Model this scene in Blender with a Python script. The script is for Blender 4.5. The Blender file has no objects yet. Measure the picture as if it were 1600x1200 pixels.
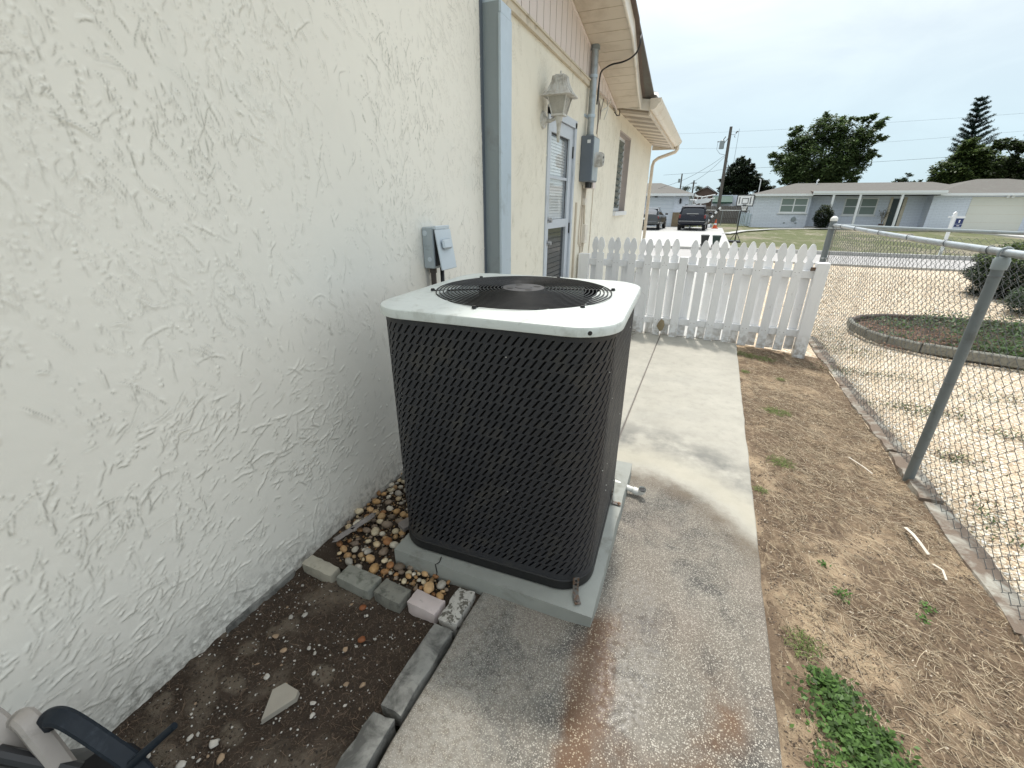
import bpy, math, random
import numpy as np
from mathutils import Vector, Matrix
random.seed(7); RNG = np.random.default_rng(11)
S = bpy.context.scene; C = S.collection
R = math.radians

# ------------------------------------------------------------------ camera
PITCH, YAW, ROLL = 0.397660, 0.406417, -0.005451
cy_, sy_ = math.cos(YAW), math.sin(YAW)
fw = Vector((-sy_*math.cos(PITCH), cy_*math.cos(PITCH), -math.sin(PITCH)))
rt = Vector((cy_, sy_, 0)); dn = fw.cross(rt)
rt2 = rt*math.cos(ROLL) + dn*math.sin(ROLL); dn2 = fw.cross(rt2)
cam = bpy.data.cameras.new('camera'); camo = bpy.data.objects.new('camera', cam); C.objects.link(camo)
m = Matrix.Identity(4)
for i in range(3):
    m[i][0], m[i][1], m[i][2] = rt2[i], -dn2[i], -fw[i]
m[2][3] = 1.6
camo.matrix_world = m
cam.sensor_width = 36; cam.lens = 666.83/1600*36; cam.clip_start = .02; cam.clip_end = 2000
S.camera = camo
# ------------------------------------------------------------------ light
SUNV = Vector((-.09, .40, 1)).normalized()
el = math.asin(SUNV.z); az = math.atan2(SUNV.x, SUNV.y)
sl = bpy.data.lights.new('sun', 'SUN'); sl.energy = 2.5; sl.angle = R(4); sl.color = (1, .95, .87)
so = bpy.data.objects.new('sun', sl); C.objects.link(so)
so.rotation_euler = SUNV.to_track_quat('Z', 'Y').to_euler(); so.location = SUNV*40
W = bpy.data.worlds.new('World'); S.world = W; W.use_nodes = True
wn = W.node_tree; wn.nodes.clear()
def wl(a, b): wn.links.new(a, b)
out = wn.nodes.new('ShaderNodeOutputWorld'); bg = wn.nodes.new('ShaderNodeBackground'); wl(bg.outputs[0], out.inputs[0])
sky = wn.nodes.new('ShaderNodeTexSky'); sky.sky_type = 'NISHITA'; sky.sun_disc = False
sky.sun_elevation = el; sky.sun_rotation = az; sky.air_density = 1.0; sky.dust_density = 2.0; sky.ozone_density = 1.5
tc = wn.nodes.new('ShaderNodeTexCoord')
mp = wn.nodes.new('ShaderNodeMapping'); mp.inputs['Scale'].default_value = (1, 1, 3.2); wl(tc.outputs['Generated'], mp.inputs[0])
ns = wn.nodes.new('ShaderNodeTexNoise'); ns.inputs['Scale'].default_value = 2.6; ns.inputs['Detail'].default_value = 7; ns.inputs['Roughness'].default_value = .55; ns.inputs['Distortion'].default_value = .6; wl(mp.outputs[0], ns.inputs['Vector'])
cr = wn.nodes.new('ShaderNodeMapRange'); cr.inputs[1].default_value = .38; cr.inputs[2].default_value = .68; cr.inputs[3].default_value = .80; cr.inputs[4].default_value = 1.0; cr.interpolation_type = 'SMOOTHSTEP'; wl(ns.outputs[0], cr.inputs[0])
SKYW = 8.3     # thin white overcast veil, in the units of the sky texture
sep = wn.nodes.new('ShaderNodeSeparateXYZ'); wl(tc.outputs['Generated'], sep.inputs[0])
hz = wn.nodes.new('ShaderNodeMapRange'); hz.inputs[1].default_value = 0; hz.inputs[2].default_value = .42; hz.inputs[3].default_value = 0; hz.inputs[4].default_value = 1; hz.interpolation_type = 'SMOOTHSTEP'; wl(sep.outputs[2], hz.inputs[0])
vc = wn.nodes.new('ShaderNodeMix'); vc.data_type = 'RGBA'; wl(hz.outputs[0], vc.inputs[0])
vc.inputs[6].default_value = (SKYW*.68, SKYW*.88, SKYW*.98, 1); vc.inputs[7].default_value = (SKYW*.96, SKYW*1.02, SKYW*1.04, 1)
mx = wn.nodes.new('ShaderNodeMix'); mx.data_type = 'RGBA'; wl(cr.outputs[0], mx.inputs[0]); wl(sky.outputs[0], mx.inputs[6]); wl(vc.outputs[2], mx.inputs[7])

# haze glow around the sun, added above the view to brighten the shaded wall
dt = wn.nodes.new('ShaderNodeVectorMath'); dt.operation = 'DOT_PRODUCT'; nrz = wn.nodes.new('ShaderNodeVectorMath'); nrz.operation = 'NORMALIZE'; wl(tc.outputs['Generated'], nrz.inputs[0]); wl(nrz.outputs[0], dt.inputs[0]); dt.inputs[1].default_value = SUNV
mxx0 = wn.nodes.new('ShaderNodeMapRange'); mxx0.interpolation_type = 'SMOOTHSTEP'; mxx0.inputs[1].default_value = .55; mxx0.inputs[2].default_value = 1; mxx0.inputs[3].default_value = 1; mxx0.inputs[4].default_value = 2.6; wl(dt.outputs['Value'], mxx0.inputs[0])
vs_ = wn.nodes.new('ShaderNodeVectorMath'); vs_.operation = 'SCALE'; wl(mx.outputs[2], vs_.inputs[0]); wl(mxx0.outputs[0], vs_.inputs['Scale'])
wl(vs_.outputs[0], bg.inputs[0]); bg.inputs[1].default_value = .1
S.view_settings.view_transform = 'Standard'; S.view_settings.look = 'None'; S.view_settings.gamma = 1; S.view_settings.use_curve_mapping = False
S.view_settings.exposure = 0.30
S.cycles.max_bounces = 6; S.cycles.diffuse_bounces = 4

# ------------------------------------------------------------------ material kit
class N:
    def __init__(s, name):
        s.m = bpy.data.materials.new(name); s.m.use_nodes = True; s.t = s.m.node_tree; s.t.nodes.clear()
        s.out = s.t.nodes.new('ShaderNodeOutputMaterial'); s.b = s.t.nodes.new('ShaderNodeBsdfPrincipled')
        s.t.links.new(s.b.outputs[0], s.out.inputs[0])
        g = s.t.nodes.new('ShaderNodeNewGeometry'); s.P = g.outputs['Position']; s.geo = g
    def set(s, sock, v):
        if isinstance(v, (int, float)): sock.default_value = v
        elif isinstance(v, (tuple, list)): sock.default_value = (*v, 1) if len(v) == 3 and len(sock.default_value) == 4 else v
        else: s.t.links.new(v, sock)
    def map(s, scale=(1, 1, 1), rot=(0, 0, 0), vec=None):
        n = s.t.nodes.new('ShaderNodeMapping'); s.set(n.inputs[0], vec or s.P); n.inputs['Scale'].default_value = scale; n.inputs['Rotation'].default_value = rot; return n.outputs[0]
    def noise(s, scale, detail=3, rough=.5, dist=0, vec=None, col=False):
        n = s.t.nodes.new('ShaderNodeTexNoise'); s.set(n.inputs['Vector'], vec or s.P); s.set(n.inputs['Scale'], scale)
        n.inputs['Detail'].default_value = detail; n.inputs['Roughness'].default_value = rough; n.inputs['Distortion'].default_value = dist
        return n.outputs[1 if col else 0]
    def vor(s, scale, feat='F1', vec=None, o=0, rnd=1):
        n = s.t.nodes.new('ShaderNodeTexVoronoi'); n.feature = feat; s.set(n.inputs['Vector'], vec or s.P); n.inputs['Scale'].default_value = scale
        n.inputs['Randomness'].default_value = rnd
        return n.outputs[o]
    def ma(s, op, a, b=0, c=0):
        n = s.t.nodes.new('ShaderNodeMath'); n.operation = op; s.set(n.inputs[0], a); s.set(n.inputs[1], b); s.set(n.inputs[2], c); return n.outputs[0]
    def mr(s, v, a, b, c=0, d=1, sm=False):
        n = s.t.nodes.new('ShaderNodeMapRange'); s.set(n.inputs[0], v)
        for i, q in enumerate((a, b, c, d)): s.set(n.inputs[i+1], q)
        if sm: n.interpolation_type = 'SMOOTHSTEP'
        return n.outputs[0]
    def mix(s, f, a, b, mode='MIX'):
        n = s.t.nodes.new('ShaderNodeMix'); n.data_type = 'RGBA'; n.blend_type = mode; s.set(n.inputs[0], f); s.set(n.inputs[6], a); s.set(n.inputs[7], b); return n.outputs[2]
    def xyz(s, v=None):
        n = s.t.nodes.new('ShaderNodeSeparateXYZ'); s.set(n.inputs[0], v or s.P); return n.outputs
    def val(s, c):
        n = s.t.nodes.new('ShaderNodeRGBToBW'); s.set(n.inputs[0], c); return n.outputs[0]
    def attr(s, name='Col'):
        n = s.t.nodes.new('ShaderNodeAttribute'); n.attribute_name = name; return n.outputs[0]
    def bump(s, h, st=.3, d=.01, nrm=None):
        n = s.t.nodes.new('ShaderNodeBump'); s.set(n.inputs['Height'], h); n.inputs['Strength'].default_value = st; n.inputs['Distance'].default_value = d
        if nrm is not None: s.set(n.inputs['Normal'], nrm)
        s.set(s.b.inputs['Normal'], n.outputs[0]); return n.outputs[0]
    def fin(s, col=None, rough=.6, metal=0, spec=.5):
        if col is not None: s.set(s.b.inputs['Base Color'], col)
        s.set(s.b.inputs['Roughness'], rough); s.set(s.b.inputs['Metallic'], metal); s.b.inputs['Specular IOR Level'].default_value = spec
        return s.m
def plain(name, c, rough=.55, metal=0, var=.12, scale=6, bump=.15, bscale=70, dirt=None, dirts=3, dlo=.55, dhi=.75, spec=.5):
    n = N(name)
    d = tuple(x*(1-var) for x in c); l = tuple(min(1, x*(1+var)) for x in c)
    col = n.mix(n.noise(scale, 5, .6), d, l)
    if dirt: col = n.mix(n.mr(n.noise(dirts, 6, .65, .4), dlo, dhi), col, dirt)
    if bump: n.bump(n.noise(bscale, 4, .6), bump, .003)
    return n.fin(col, n.mr(n.noise(scale*3, 3), .3, .7, rough-.07, rough+.07), metal, spec)

MAT = {}
def stucco_mat(name, c, bumpy):
    n = N(name)
    x = n.xyz()
    base = n.mix(n.mr(n.noise(.9, 4, .55), .35, .65), tuple(v*.955 for v in c), tuple(min(1, v*1.02) for v in c))
    # grey-green weathering patches and faint vertical streaks
    base = n.mix(n.mr(n.noise(1.4, 6, .62, .5), .58, .76, 0, .22), base, (.68, .71, .68))
    st = n.noise(3.2, 5, .6, .2, n.map((1, 1, .16)))
    base = n.mix(n.mr(st, .60, .78, 0, .18), base, (.64, .64, .60))
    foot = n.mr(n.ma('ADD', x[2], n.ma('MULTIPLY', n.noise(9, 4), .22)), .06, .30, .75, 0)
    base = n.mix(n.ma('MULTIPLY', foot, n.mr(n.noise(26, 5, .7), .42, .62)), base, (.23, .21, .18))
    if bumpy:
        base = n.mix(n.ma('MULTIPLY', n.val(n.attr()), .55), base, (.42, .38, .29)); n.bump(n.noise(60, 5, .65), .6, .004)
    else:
        base = n.mix(n.ma('MULTIPLY', n.val(n.attr()), .75), base, (.36, .345, .30)); n.bump(n.noise(180, 4, .65), .30, .0012)  # vertex colour darkens ridge edges as painted relief shade
    return n.fin(base, .82, 0, .3)
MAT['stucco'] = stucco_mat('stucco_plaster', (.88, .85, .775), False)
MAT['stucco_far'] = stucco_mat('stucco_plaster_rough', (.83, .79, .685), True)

def concrete_walk():
    n = N('walkway_concrete'); P = n.P; x, y, z = n.xyz()
    wob = n.ma('MULTIPLY', n.ma('SUBTRACT', n.noise(2.2, 5, .6), .5), .55)
    wob2 = n.ma('MULTIPLY', n.ma('SUBTRACT', n.noise(5.5, 5, .6), .5), .35)
    # smooth trowelled concrete
    sm = n.mix(n.noise(3, 6, .65), (.30, .285, .245), (.50, .478, .42)); sm = n.mix(n.mr(n.noise(11, 5, .7), .48, .66, 0, .35), sm, (.27, .26, .23)); sm = n.mix(n.mr(n.noise(1.1, 4, .6), .5, .68, 0, .4), sm, (.30, .295, .27))
    sm = n.mix(n.mr(n.noise(150, 2), .55, .7, 0, .35), sm, (.30, .28, .25))
    # exposed aggregate: pale chips in a grey-brown matrix
    big = n.vor(150, vec=n.map((1, 1, 1)), o=0); bc = n.val(n.vor(150, o=1))
    chip = n.ma('MULTIPLY', n.mr(big, .26, .44, 1, 0), n.mr(bc, .36, .6))
    big2 = n.vor(230, o=0); bc2 = n.val(n.vor(230, o=1))
    chip2 = n.ma('MULTIPLY', n.mr(big2, .28, .5, 1, 0), n.mr(bc2, .40, .62))
    matr = n.mix(n.noise(7, 5, .65), (.115, .100, .082), (.235, .21, .175)); matr = n.mix(n.mr(n.noise(95, 4, .75), .5, .68, 0, .7), matr, (.055, .047, .040))
    matr = n.mix(n.mr(n.noise(1.7, 4, .6), .5, .66, 0, .6), matr, (.25, .235, .205))
    matr = n.mix(n.mr(n.noise(3.4, 5, .65, .5), .48, .62, 0, .78), matr, (.050, .048, .045))
    ag = n.mix(n.ma('MULTIPLY', chip2, .75), matr, (.46, .43, .37))
    near_wet = n.ma('MULTIPLY', n.mr(x, -.36, -.16, .30, 1), n.mr(y, .9, 2.2, 1, .45))
    ag = n.mix(n.ma('MULTIPLY', chip, n.ma('MULTIPLY', near_wet, .85)), ag, n.mix(n.val(n.vor(150, o=1)), (.44, .40, .34), (.66, .62, .55)))
    # worn arc in front: radius from the drain
    dx = n.ma('DIVIDE', n.ma('SUBTRACT', x, -.15), .86); dy = n.ma('DIVIDE', n.ma('SUBTRACT', y, 1.15), 1.34)
    d = n.ma('SQRT', n.ma('ADD', n.ma('MULTIPLY', dx, dx), n.ma('MULTIPLY', dy, dy)))
    d = n.ma('ADD', d, n.ma('ADD', n.ma('MULTIPLY', wob2, .42), n.ma('MULTIPLY', n.ma('SUBTRACT', n.noise(28, 4, .7), .5), .07)))
    near = n.mr(y, 1.5, 1.9, 1, 0)
    left = n.mr(x, -.4, -.3, 1, 0)
    inside = n.mr(d, .90, 1.04, 1, 0, True)
    ring = n.ma('MULTIPLY', n.ma('MULTIPLY', n.mr(d, .84, .96), n.mr(d, .96, 1.05, 1, 0)), n.mr(n.noise(6, 4, .6), .35, .6, .35, 1))
    f = n.ma('MAXIMUM', inside, n.ma('MULTIPLY', n.mr(y, .9, 1.5, 1, 0), 1))
    col = n.mix(f, sm, ag)
    col = n.mix(n.ma('MULTIPLY', ring, .75), col, (.115, .085, .055))
    band = n.ma('MULTIPLY', n.mr(d, 1.02, 1.1), n.mr(d, 1.14, 1.3, 1, 0))
    col = n.mix(n.ma('MULTIPLY', band, .45), col, (.44, .405, .32))
    smg = n.ma('MULTIPLY', n.mr(d, 1.15, 1.3), n.mr(d, 1.32, 1.6, 1, 0))
    col = n.mix(n.ma('MULTIPLY', n.ma('MULTIPLY', smg, n.mr(n.noise(4, 5, .6), .38, .6)), .85), col, (.15, .15, .14))
    # pale lichen-washed left part of the front slab
    lw = n.ma('MULTIPLY', n.mr(n.ma('ADD', x, wob), -.55, -.2, 1, 0), n.mr(n.noise(38, 5, .7), .36, .6))
    col = n.mix(n.ma('MULTIPLY', n.ma('MULTIPLY', lw, f), .42), col, (.36, .355, .325))
    # rust-brown runoff around the wet patch
    ex = n.ma('DIVIDE', n.ma('SUBTRACT', x, .08), .25); ey = n.ma('DIVIDE', n.ma('SUBTRACT', y, 1.10), .30)
    e = n.ma('ADD', n.ma('SQRT', n.ma('ADD', n.ma('MULTIPLY', ex, ex), n.ma('MULTIPLY', ey, ey))), n.ma('MULTIPLY', wob2, 1.6))
    rr = n.ma('MULTIPLY', n.mr(e, .55, .9, 0, 1, True), n.mr(e, 1.0, 1.35, 1, 0, True))
    sx = n.ma('ABSOLUTE', n.ma('SUBTRACT', n.ma('ADD', x, n.ma('MULTIPLY', wob2, .5)), -.13))
    run = n.ma('MULTIPLY', n.mr(sx, .03, .10, 1, 0, True), n.mr(y, 1.30, 1.40, 1, 0)); 
    rust = n.ma('MAXIMUM', n.ma('MULTIPLY', n.ma('MULTIPLY', rr, n.mr(y, 1.14, 1.32, 1, .15)), n.mr(n.noise(5, 4), .38, .55, .3, 1)), run)
    col = n.mix(n.ma('MULTIPLY', rust, .8), col, n.mix(chip, (.115, .055, .024), (.44, .345, .23)))
    pk = n.ma('MULTIPLY', inside, n.mr(n.noise(1.9, 3, .5, .3, n.map((1.3, 1, 1))), .46, .62, 0, .38))
    col = n.mix(n.ma('MULTIPLY', pk, .25), col, (.36, .27, .22))
    # wet film
    wx = n.ma('DIVIDE', n.ma('SUBTRACT', x, -.03), .13); wy = n.ma('DIVIDE', n.ma('SUBTRACT', y, 1.24), .36)
    w = n.ma('ADD', n.ma('SQRT', n.ma('ADD', n.ma('MULTIPLY', wx, wx), n.ma('MULTIPLY', wy, wy))), n.ma('MULTIPLY', wob2, 1.5))
    wet = n.mr(w, .7, 1.25, 1, 0, True)
    col = n.mix(n.ma('MULTIPLY', wet, .35), col, n.mix(.5, col, (.05, .045, .04)))
    edge = n.ma('MULTIPLY', n.ma('ADD', n.mr(x, -.66, -.70), 0), n.mr(n.noise(30, 3), .4, .6))
    col = n.mix(n.ma('MULTIPLY', edge, .7), col, (.10, .09, .075))
    h = n.ma('ADD', n.ma('MULTIPLY', n.ma('ADD', chip, chip2), f), n.ma('MULTIPLY', n.noise(120, 3, .6), .8))
    n.bump(h, .55, .0025)
    return n.fin(col, n.mr(n.ma('MULTIPLY', wet, n.mr(n.noise(45, 3), .35, .6)), 0, 1, .80, .26), 0, .4)
MAT['walk'] = concrete_walk()
MAT['curb'] = plain('weathered_concrete', (.24, .235, .215), .85, var=.35, scale=14, bump=.7, bscale=90, dirt=(.09, .088, .08), dirts=11, dlo=.45, dhi=.62)
MAT['pad'] = plain('pad_concrete', (.30, .31, .285), .8, var=.16, scale=9, bump=.3, bscale=120, dirt=(.17, .165, .14), dirts=6)
MAT['driveway'] = plain('driveway_concrete', (.42, .415, .40), .8, var=.09, scale=1.5, bump=.1, dirt=(.42, .40, .38), dirts=.7)
MAT['road'] = plain('road_surface', (.36, .345, .335), .85, var=.07, scale=1.5, bump=.15, dirt=(.30, .29, .28), dirts=.5)

SPOTS = [(-1.519, 0.385, 0.043, 0.04), (-1.343, 0.534, 0.055, 0.032), (-1.201, 0.426, 0.05, 0.034), (-1.08, 0.699, 0.053, 0.039), (-1.598, 0.66, 0.042, 0.028), (-1.333, 0.299, 0.057, 0.034), (-1.391, 0.751, 0.055, 0.028), (-1.425, 0.66, 0.049, 0.038), (-1.367, 0.794, 0.045, 0.041)]
def soil_mat():
    n = N('dark_soil')
    c = n.mix(n.noise(9, 6, .7), (.028, .020, .015), (.098, .072, .054))
    c = n.mix(n.mr(n.noise(3.4, 5, .6, .5), .53, .66, 0, .8), c, (.19, .155, .118))
    X, Y, Z = n.xyz(); wv = n.ma('MULTIPLY', n.ma('SUBTRACT', n.noise(30, 4, .7), .5), .9)
    for px_, py__, rx_, ry_ in SPOTS:      # dried round mud prints
        e = n.ma('ADD', n.ma('SQRT', n.ma('ADD', n.ma('POWER', n.ma('DIVIDE', n.ma('SUBTRACT', X, px_), rx_), 2), n.ma('POWER', n.ma('DIVIDE', n.ma('SUBTRACT', Y, py__), ry_), 2))), wv)
        c = n.mix(n.mr(e, .7, 1.1, .75, 0), c, (.20, .165, .125))
    c = n.mix(n.mr(n.noise(170, 3, .7), .60, .66, 0, .8), c, (.20, .165, .125))
    c = n.mix(n.ma('MULTIPLY', n.mr(n.vor(75), .12, .2, 1, 0), n.mr(n.val(n.vor(75, o=1)), .78, .82)), c, (.45, .43, .39))
    n.bump(n.ma('ADD', n.noise(60, 6, .75), n.ma('MULTIPLY', n.noise(220, 3), .4)), 1, .012)
    return n.fin(c, .95, 0, .2)
MAT['soil'] = soil_mat()
def dirt_mat():
    n = N('dry_dirt')
    c = n.mix(n.noise(4.5, 6, .7), (.085, .058, .040), (.235, .17, .115))
    c = n.mix(n.mr(n.noise(1.9, 5, .6, .4), .50, .62, 0, .9), c, (.43, .325, .215))
    c = n.mix(n.mr(n.noise(2.6, 5, .6, .3, n.map((1, 1, 1), (0, 0, 1))), .56, .68, 0, .75), c, (.10, .065, .045))
    c = n.mix(n.mr(n.noise(34, 4, .7, .8, n.map((1, .35, 1), (0, 0, .9))), .52, .66, 0, .55), c, (.44, .35, .235))
    c = n.mix(n.mr(n.noise(240, 2, .6), .62, .68, 0, .6), c, (.07, .048, .034))
    n.bump(n.ma('ADD', n.noise(36, 6, .75, .5), n.ma('MULTIPLY', n.noise(160, 3), .5)), .9, .012)
    return n.fin(c, .93, 0, .2)
MAT['dirt'] = dirt_mat()
def gravel_mat(name, a, b, c, sc):
    n = N(name)
    col = n.val(n.vor(sc, o=1)); d = n.vor(sc, o=0)
    k = n.mix(n.mr(col, .3, .7), a, b)
    k = n.mix(n.mr(n.noise(.8, 5, .6), .50, .66, 0, .65), k, c); k = n.mix(n.mr(n.noise(2.6, 6, .75, .4), .58, .68, 0, .55), k, (.22, .19, .12))
    k = n.mix(n.mr(d, .5, .8, 0, .55), k, (.22, .16, .11))
    n.bump(n.ma('SUBTRACT', 1, d), .9, .02)
    return n.fin(k, .85, 0, .3)
MAT['gravel'] = gravel_mat('shell_gravel', (.62, .48, .33), (.76, .67, .54), (.50, .39, .27), 46)
def lawn_mat():
    n = N('patchy_lawn')
    c = n.mix(n.noise(2.5, 6, .7), (.075, .09, .036), (.165, .17, .085))
    c = n.mix(n.mr(n.noise(.35, 6, .65, .5, n.map((1, .6, 1))), .50, .62, 0, .85), c, (.27, .23, .18))
    c = n.mix(n.mr(n.noise(5, 5, .75), .52, .66, 0, .75), c, (.05, .06, .03)); c = n.mix(n.mr(n.noise(1.1, 6, .75, .5, n.map((1, .35, 1))), .55, .66, 0, .8), c, (.33, .29, .23))
    n.bump(n.noise(30, 5, .7), .6, .05)
    return n.fin(c, .9, 0, .2)
MAT['lawn'] = lawn_mat()
def vcol(name, rough=.7, bump=.3, bs=90, spec=.4, trans=0):
    n = N(name); c = n.mix(n.mr(n.noise(bs*.5, 3), .35, .65, .8, 0), n.attr(), n.mix(.72, (0, 0, 0), n.attr())) if bump else n.attr()
    if bump: n.bump(n.noise(bs, 4), bump, .003)
    if trans:
        t = n.t.nodes.new('ShaderNodeBsdfTranslucent'); n.set(t.inputs[0], n.attr()); a = n.t.nodes.new('ShaderNodeMixShader'); a.inputs[0].default_value = trans
        n.t.links.new(n.b.outputs[0], a.inputs[1]); n.t.links.new(t.outputs[0], a.inputs[2]); n.t.links.new(a.outputs[0], n.out.inputs[0])
    return n.fin(c, rough, 0, spec)
MAT['stone'] = vcol('river_pebble', .55, .3, 120)
MAT['gstone'] = vcol('shell_stone', .8, 0)
MAT['leaf'] = vcol('leaf', .5, 0, spec=.35, trans=.38)
MAT['straw'] = vcol('straw', .8, 0, spec=.2)
MAT['white'] = plain('white_paint', (.78, .79, .80), .5, var=.04, scale=5, bump=.12, bscale=60, dirt=(.55, .55, .53), dirts=5, dlo=.55, dhi=.8)
def picket_mat():
    n = N('picket_paint')
    rnd = n.t.nodes.new('ShaderNodeObjectInfo').outputs['Random']
    c = n.mix(rnd, (.80, .805, .82), (.90, .90, .90))
    g = n.noise(30, 4, .6, .6, n.map((1, 1, .08)))
    c = n.mix(n.mr(g, .56, .72, 0, .25), c, (.52, .52, .52))
    c = n.mix(n.mr(n.noise(11, 5, .7, .8), .63, .72, 0, .55), c, (.40, .38, .36))
    z = n.xyz()[2]
    c = n.mix(n.ma('MULTIPLY', n.mr(z, .0, .22, .8, 0), n.mr(n.noise(20, 4), .42, .6)), c, (.40, .36, .31))
    n.bump(g, .35, .003)
    return n.fin(c, .55, 0, .4)
MAT['picket'] = picket_mat()
MAT['galv'] = plain('galvanised_steel', (.42, .45, .47), .42, .75, var=.22, scale=12, bump=.12, dirt=(.24, .24, .23), dirts=8, dlo=.5, dhi=.75)
MAT['post'] = plain('weathered_post_paint', (.17, .195, .205), .5, .1, var=.15, scale=5, bump=.2, dirt=(.10, .11, .11), dirts=9)
MAT['wire'] = plain('chain_wire', (.17, .18, .19), .45, .35, var=.25, scale=10, bump=0)
MAT['gpaint'] = plain('grey_paint', (.27, .31, .325), .45, var=.1, scale=4, bump=.15, dirt=(.20, .215, .215), dirts=4)
MAT['gpaint_l'] = plain('pale_grey_paint', (.50, .58, .65), .4, .25, var=.07, scale=6, bump=.08, dirt=(.38, .44, .48), dirts=6)
MAT['boxgrey'] = plain('box_grey_enamel', (.42, .47, .50), .42, .1, var=.1, scale=12, bump=.12, dirt=(.30, .33, .34), dirts=14)
MAT['boxlight'] = plain('box_light_enamel', (.58, .64, .69), .38, .1, var=.07, scale=12, bump=.08)
MAT['boxdark'] = plain('meter_box_enamel', (.14, .165, .20), .4, .2, var=.1, scale=9, bump=.1)
MAT['beige'] = plain('soffit_vinyl', (.66, .58, .48), .5, var=.05, scale=4, bump=.05, dirt=(.50, .42, .33), dirts=3, dlo=.5)
MAT['vented'] = plain('vented_soffit', (.36, .30, .235), .6, var=.1, scale=8)
MAT['beige_l'] = plain('fascia_metal', (.78, .73, .65), .4, var=.04, scale=4, bump=.05, dirt=(.55, .47, .38), dirts=4)
MAT['siding'] = plain('siding_paint', (.74, .66, .63), .55, var=.05, scale=3, bump=.15, bscale=40)
MAT['frieze'] = plain('frieze_paint', (.62, .55, .44), .6, var=.12, scale=5, bump=.2, dirt=(.30, .25, .18), dirts=9)
MAT['roofedge'] = plain('dark_drip_edge', (.12, .09, .075), .7, var=.2)
MAT['cover'] = plain('ac_cover_enamel', (.60, .635, .615), .42, var=.07, scale=9, bump=.12, bscale=150, dirt=(.44, .46, .43), dirts=16, dlo=.54, dhi=.72)
MAT['acdark'] = plain('ac_charcoal_enamel', (.027, .028, .033), .52, var=.15, scale=6, bump=.05, dirt=(.055, .052, .048), dirts=9, dlo=.52, dhi=.75)
MAT['acblack'] = plain('ac_black', (.008, .008, .009), .5, var=.2, bump=0)
MAT['ringwire'] = plain('grille_wire', (.012, .012, .013), .45, 0, var=.1, bump=0, spec=.35)
MAT['hub'] = plain('fan_hub_enamel', (.045, .045, .05), .6, var=.2, scale=20, bump=.05)
MAT['blade'] = plain('fan_blade_metal', (.020, .020, .026), .5, 0, var=.2, bump=0)
MAT['lamp'] = plain('lantern_metal', (.62, .61, .58), .5, var=.12, scale=16, bump=.3, dirt=(.38, .35, .31), dirts=14, dlo=.45, dhi=.65)
MAT['ribbed'] = plain('lantern_glass', (.42, .40, .36), .3, var=.2, scale=16, bump=.2, dirt=(.28, .25, .2), dirts=20)
MAT['black'] = plain('black_plastic', (.015, .015, .017), .45, var=.15, bump=.05)
MAT['navy'] = plain('navy_plastic', (.010, .015, .022), .5, var=.2, scale=20, bump=.12, dirt=(.03, .038, .05), dirts=25, dlo=.55)
MAT['navy'].node_tree.nodes['Principled BSDF'].inputs['Specular IOR Level'].default_value = .25
MAT['footing'] = plain('footing_concrete', (.36, .345, .30), .9, var=.3, scale=9, bump=.8, bscale=60, dirt=(.17, .13, .10), dirts=8, dlo=.36, dhi=.54)
MAT['taupe'] = plain('taupe_plastic', (.33, .30, .275), .5, var=.1, scale=14, bump=.2, dirt=(.24, .22, .2), dirts=18)
MAT['rust'] = plain('rusty_metal', (.17, .16, .15), .6, .4, var=.3, scale=50, bump=.3, dirt=(.16, .075, .03), dirts=50, dlo=.45, dhi=.6)
MAT['pvc'] = plain('pvc_plastic', (.72, .72, .68), .4, var=.06, scale=30, bump=.05)
MAT['wood'] = plain('grey_driftwood', (.24, .215, .20), .85, var=.4, scale=30, bump=.6, bscale=120)
MAT['woodfence'] = plain('grey_wood_boards', (.17, .15, .14), .85, var=.25, scale=3, bump=.3, dirt=(.11, .095, .085), dirts=2)
MAT['pole'] = plain('pole_wood', (.11, .10, .09), .85, var=.25, scale=4, bump=.3)
MAT['wirefar'] = plain('cable', (.10, .11, .12), .6, var=0, bump=0)
MAT['shingle'] = plain('roof_shingle', (.125, .122, .108), .9, var=.3, scale=3, bump=.4, bscale=20, dirt=(.13, .115, .105), dirts=9, dlo=.42, dhi=.6)
def brick_mat(name, c, m2):
    n = N(name)
    t = n.t.nodes.new('ShaderNodeTexBrick'); x, y, z = n.xyz(); cmb = n.t.nodes.new('ShaderNodeCombineXYZ')
    n.set(cmb.inputs[0], n.ma('ADD', x, y)); n.set(cmb.inputs[1], z); n.set(t.inputs['Vector'], cmb.outputs[0])
    t.inputs['Scale'].default_value = 1; t.inputs['Brick Width'].default_value = .42; t.inputs['Row Height'].default_value = .11; t.inputs['Mortar Size'].default_value = .009
    n.set(t.inputs['Color1'], c); n.set(t.inputs['Color2'], tuple(v*.94 for v in c)); n.set(t.inputs['Mortar'], m2)
    n.bump(n.ma('SUBTRACT', 1, t.outputs[1]), .5, .01)
    return n.fin(n.mix(n.mr(n.noise(1.2, 4), .4, .7, 0, .12), t.outputs[0], m2), .75, 0, .3)
MAT['wbrick'] = brick_mat('white_painted_brick', (.74, .785, .87), (.55, .585, .66))
MAT['rbrick'] = plain('brown_brick', (.12, .08, .065), .85, var=.2, scale=6)
MAT['stonev'] = plain('tan_stone_veneer', (.22, .17, .11), .85, var=.45, scale=5, bump=.5)
MAT['garage'] = plain('garage_door_paint', (.66, .70, .76), .5, var=.03, bump=.03)
MAT['garage_c'] = plain('cream_garage_paint', (.70, .69, .62), .5, var=.03, bump=.03)
MAT['doordark'] = plain('dark_door_paint', (.02, .035, .035), .4, var=.1, bump=0)
MAT['trim'] = plain('white_trim', (.76, .77, .78), .45, var=.03, bump=.03)
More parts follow.
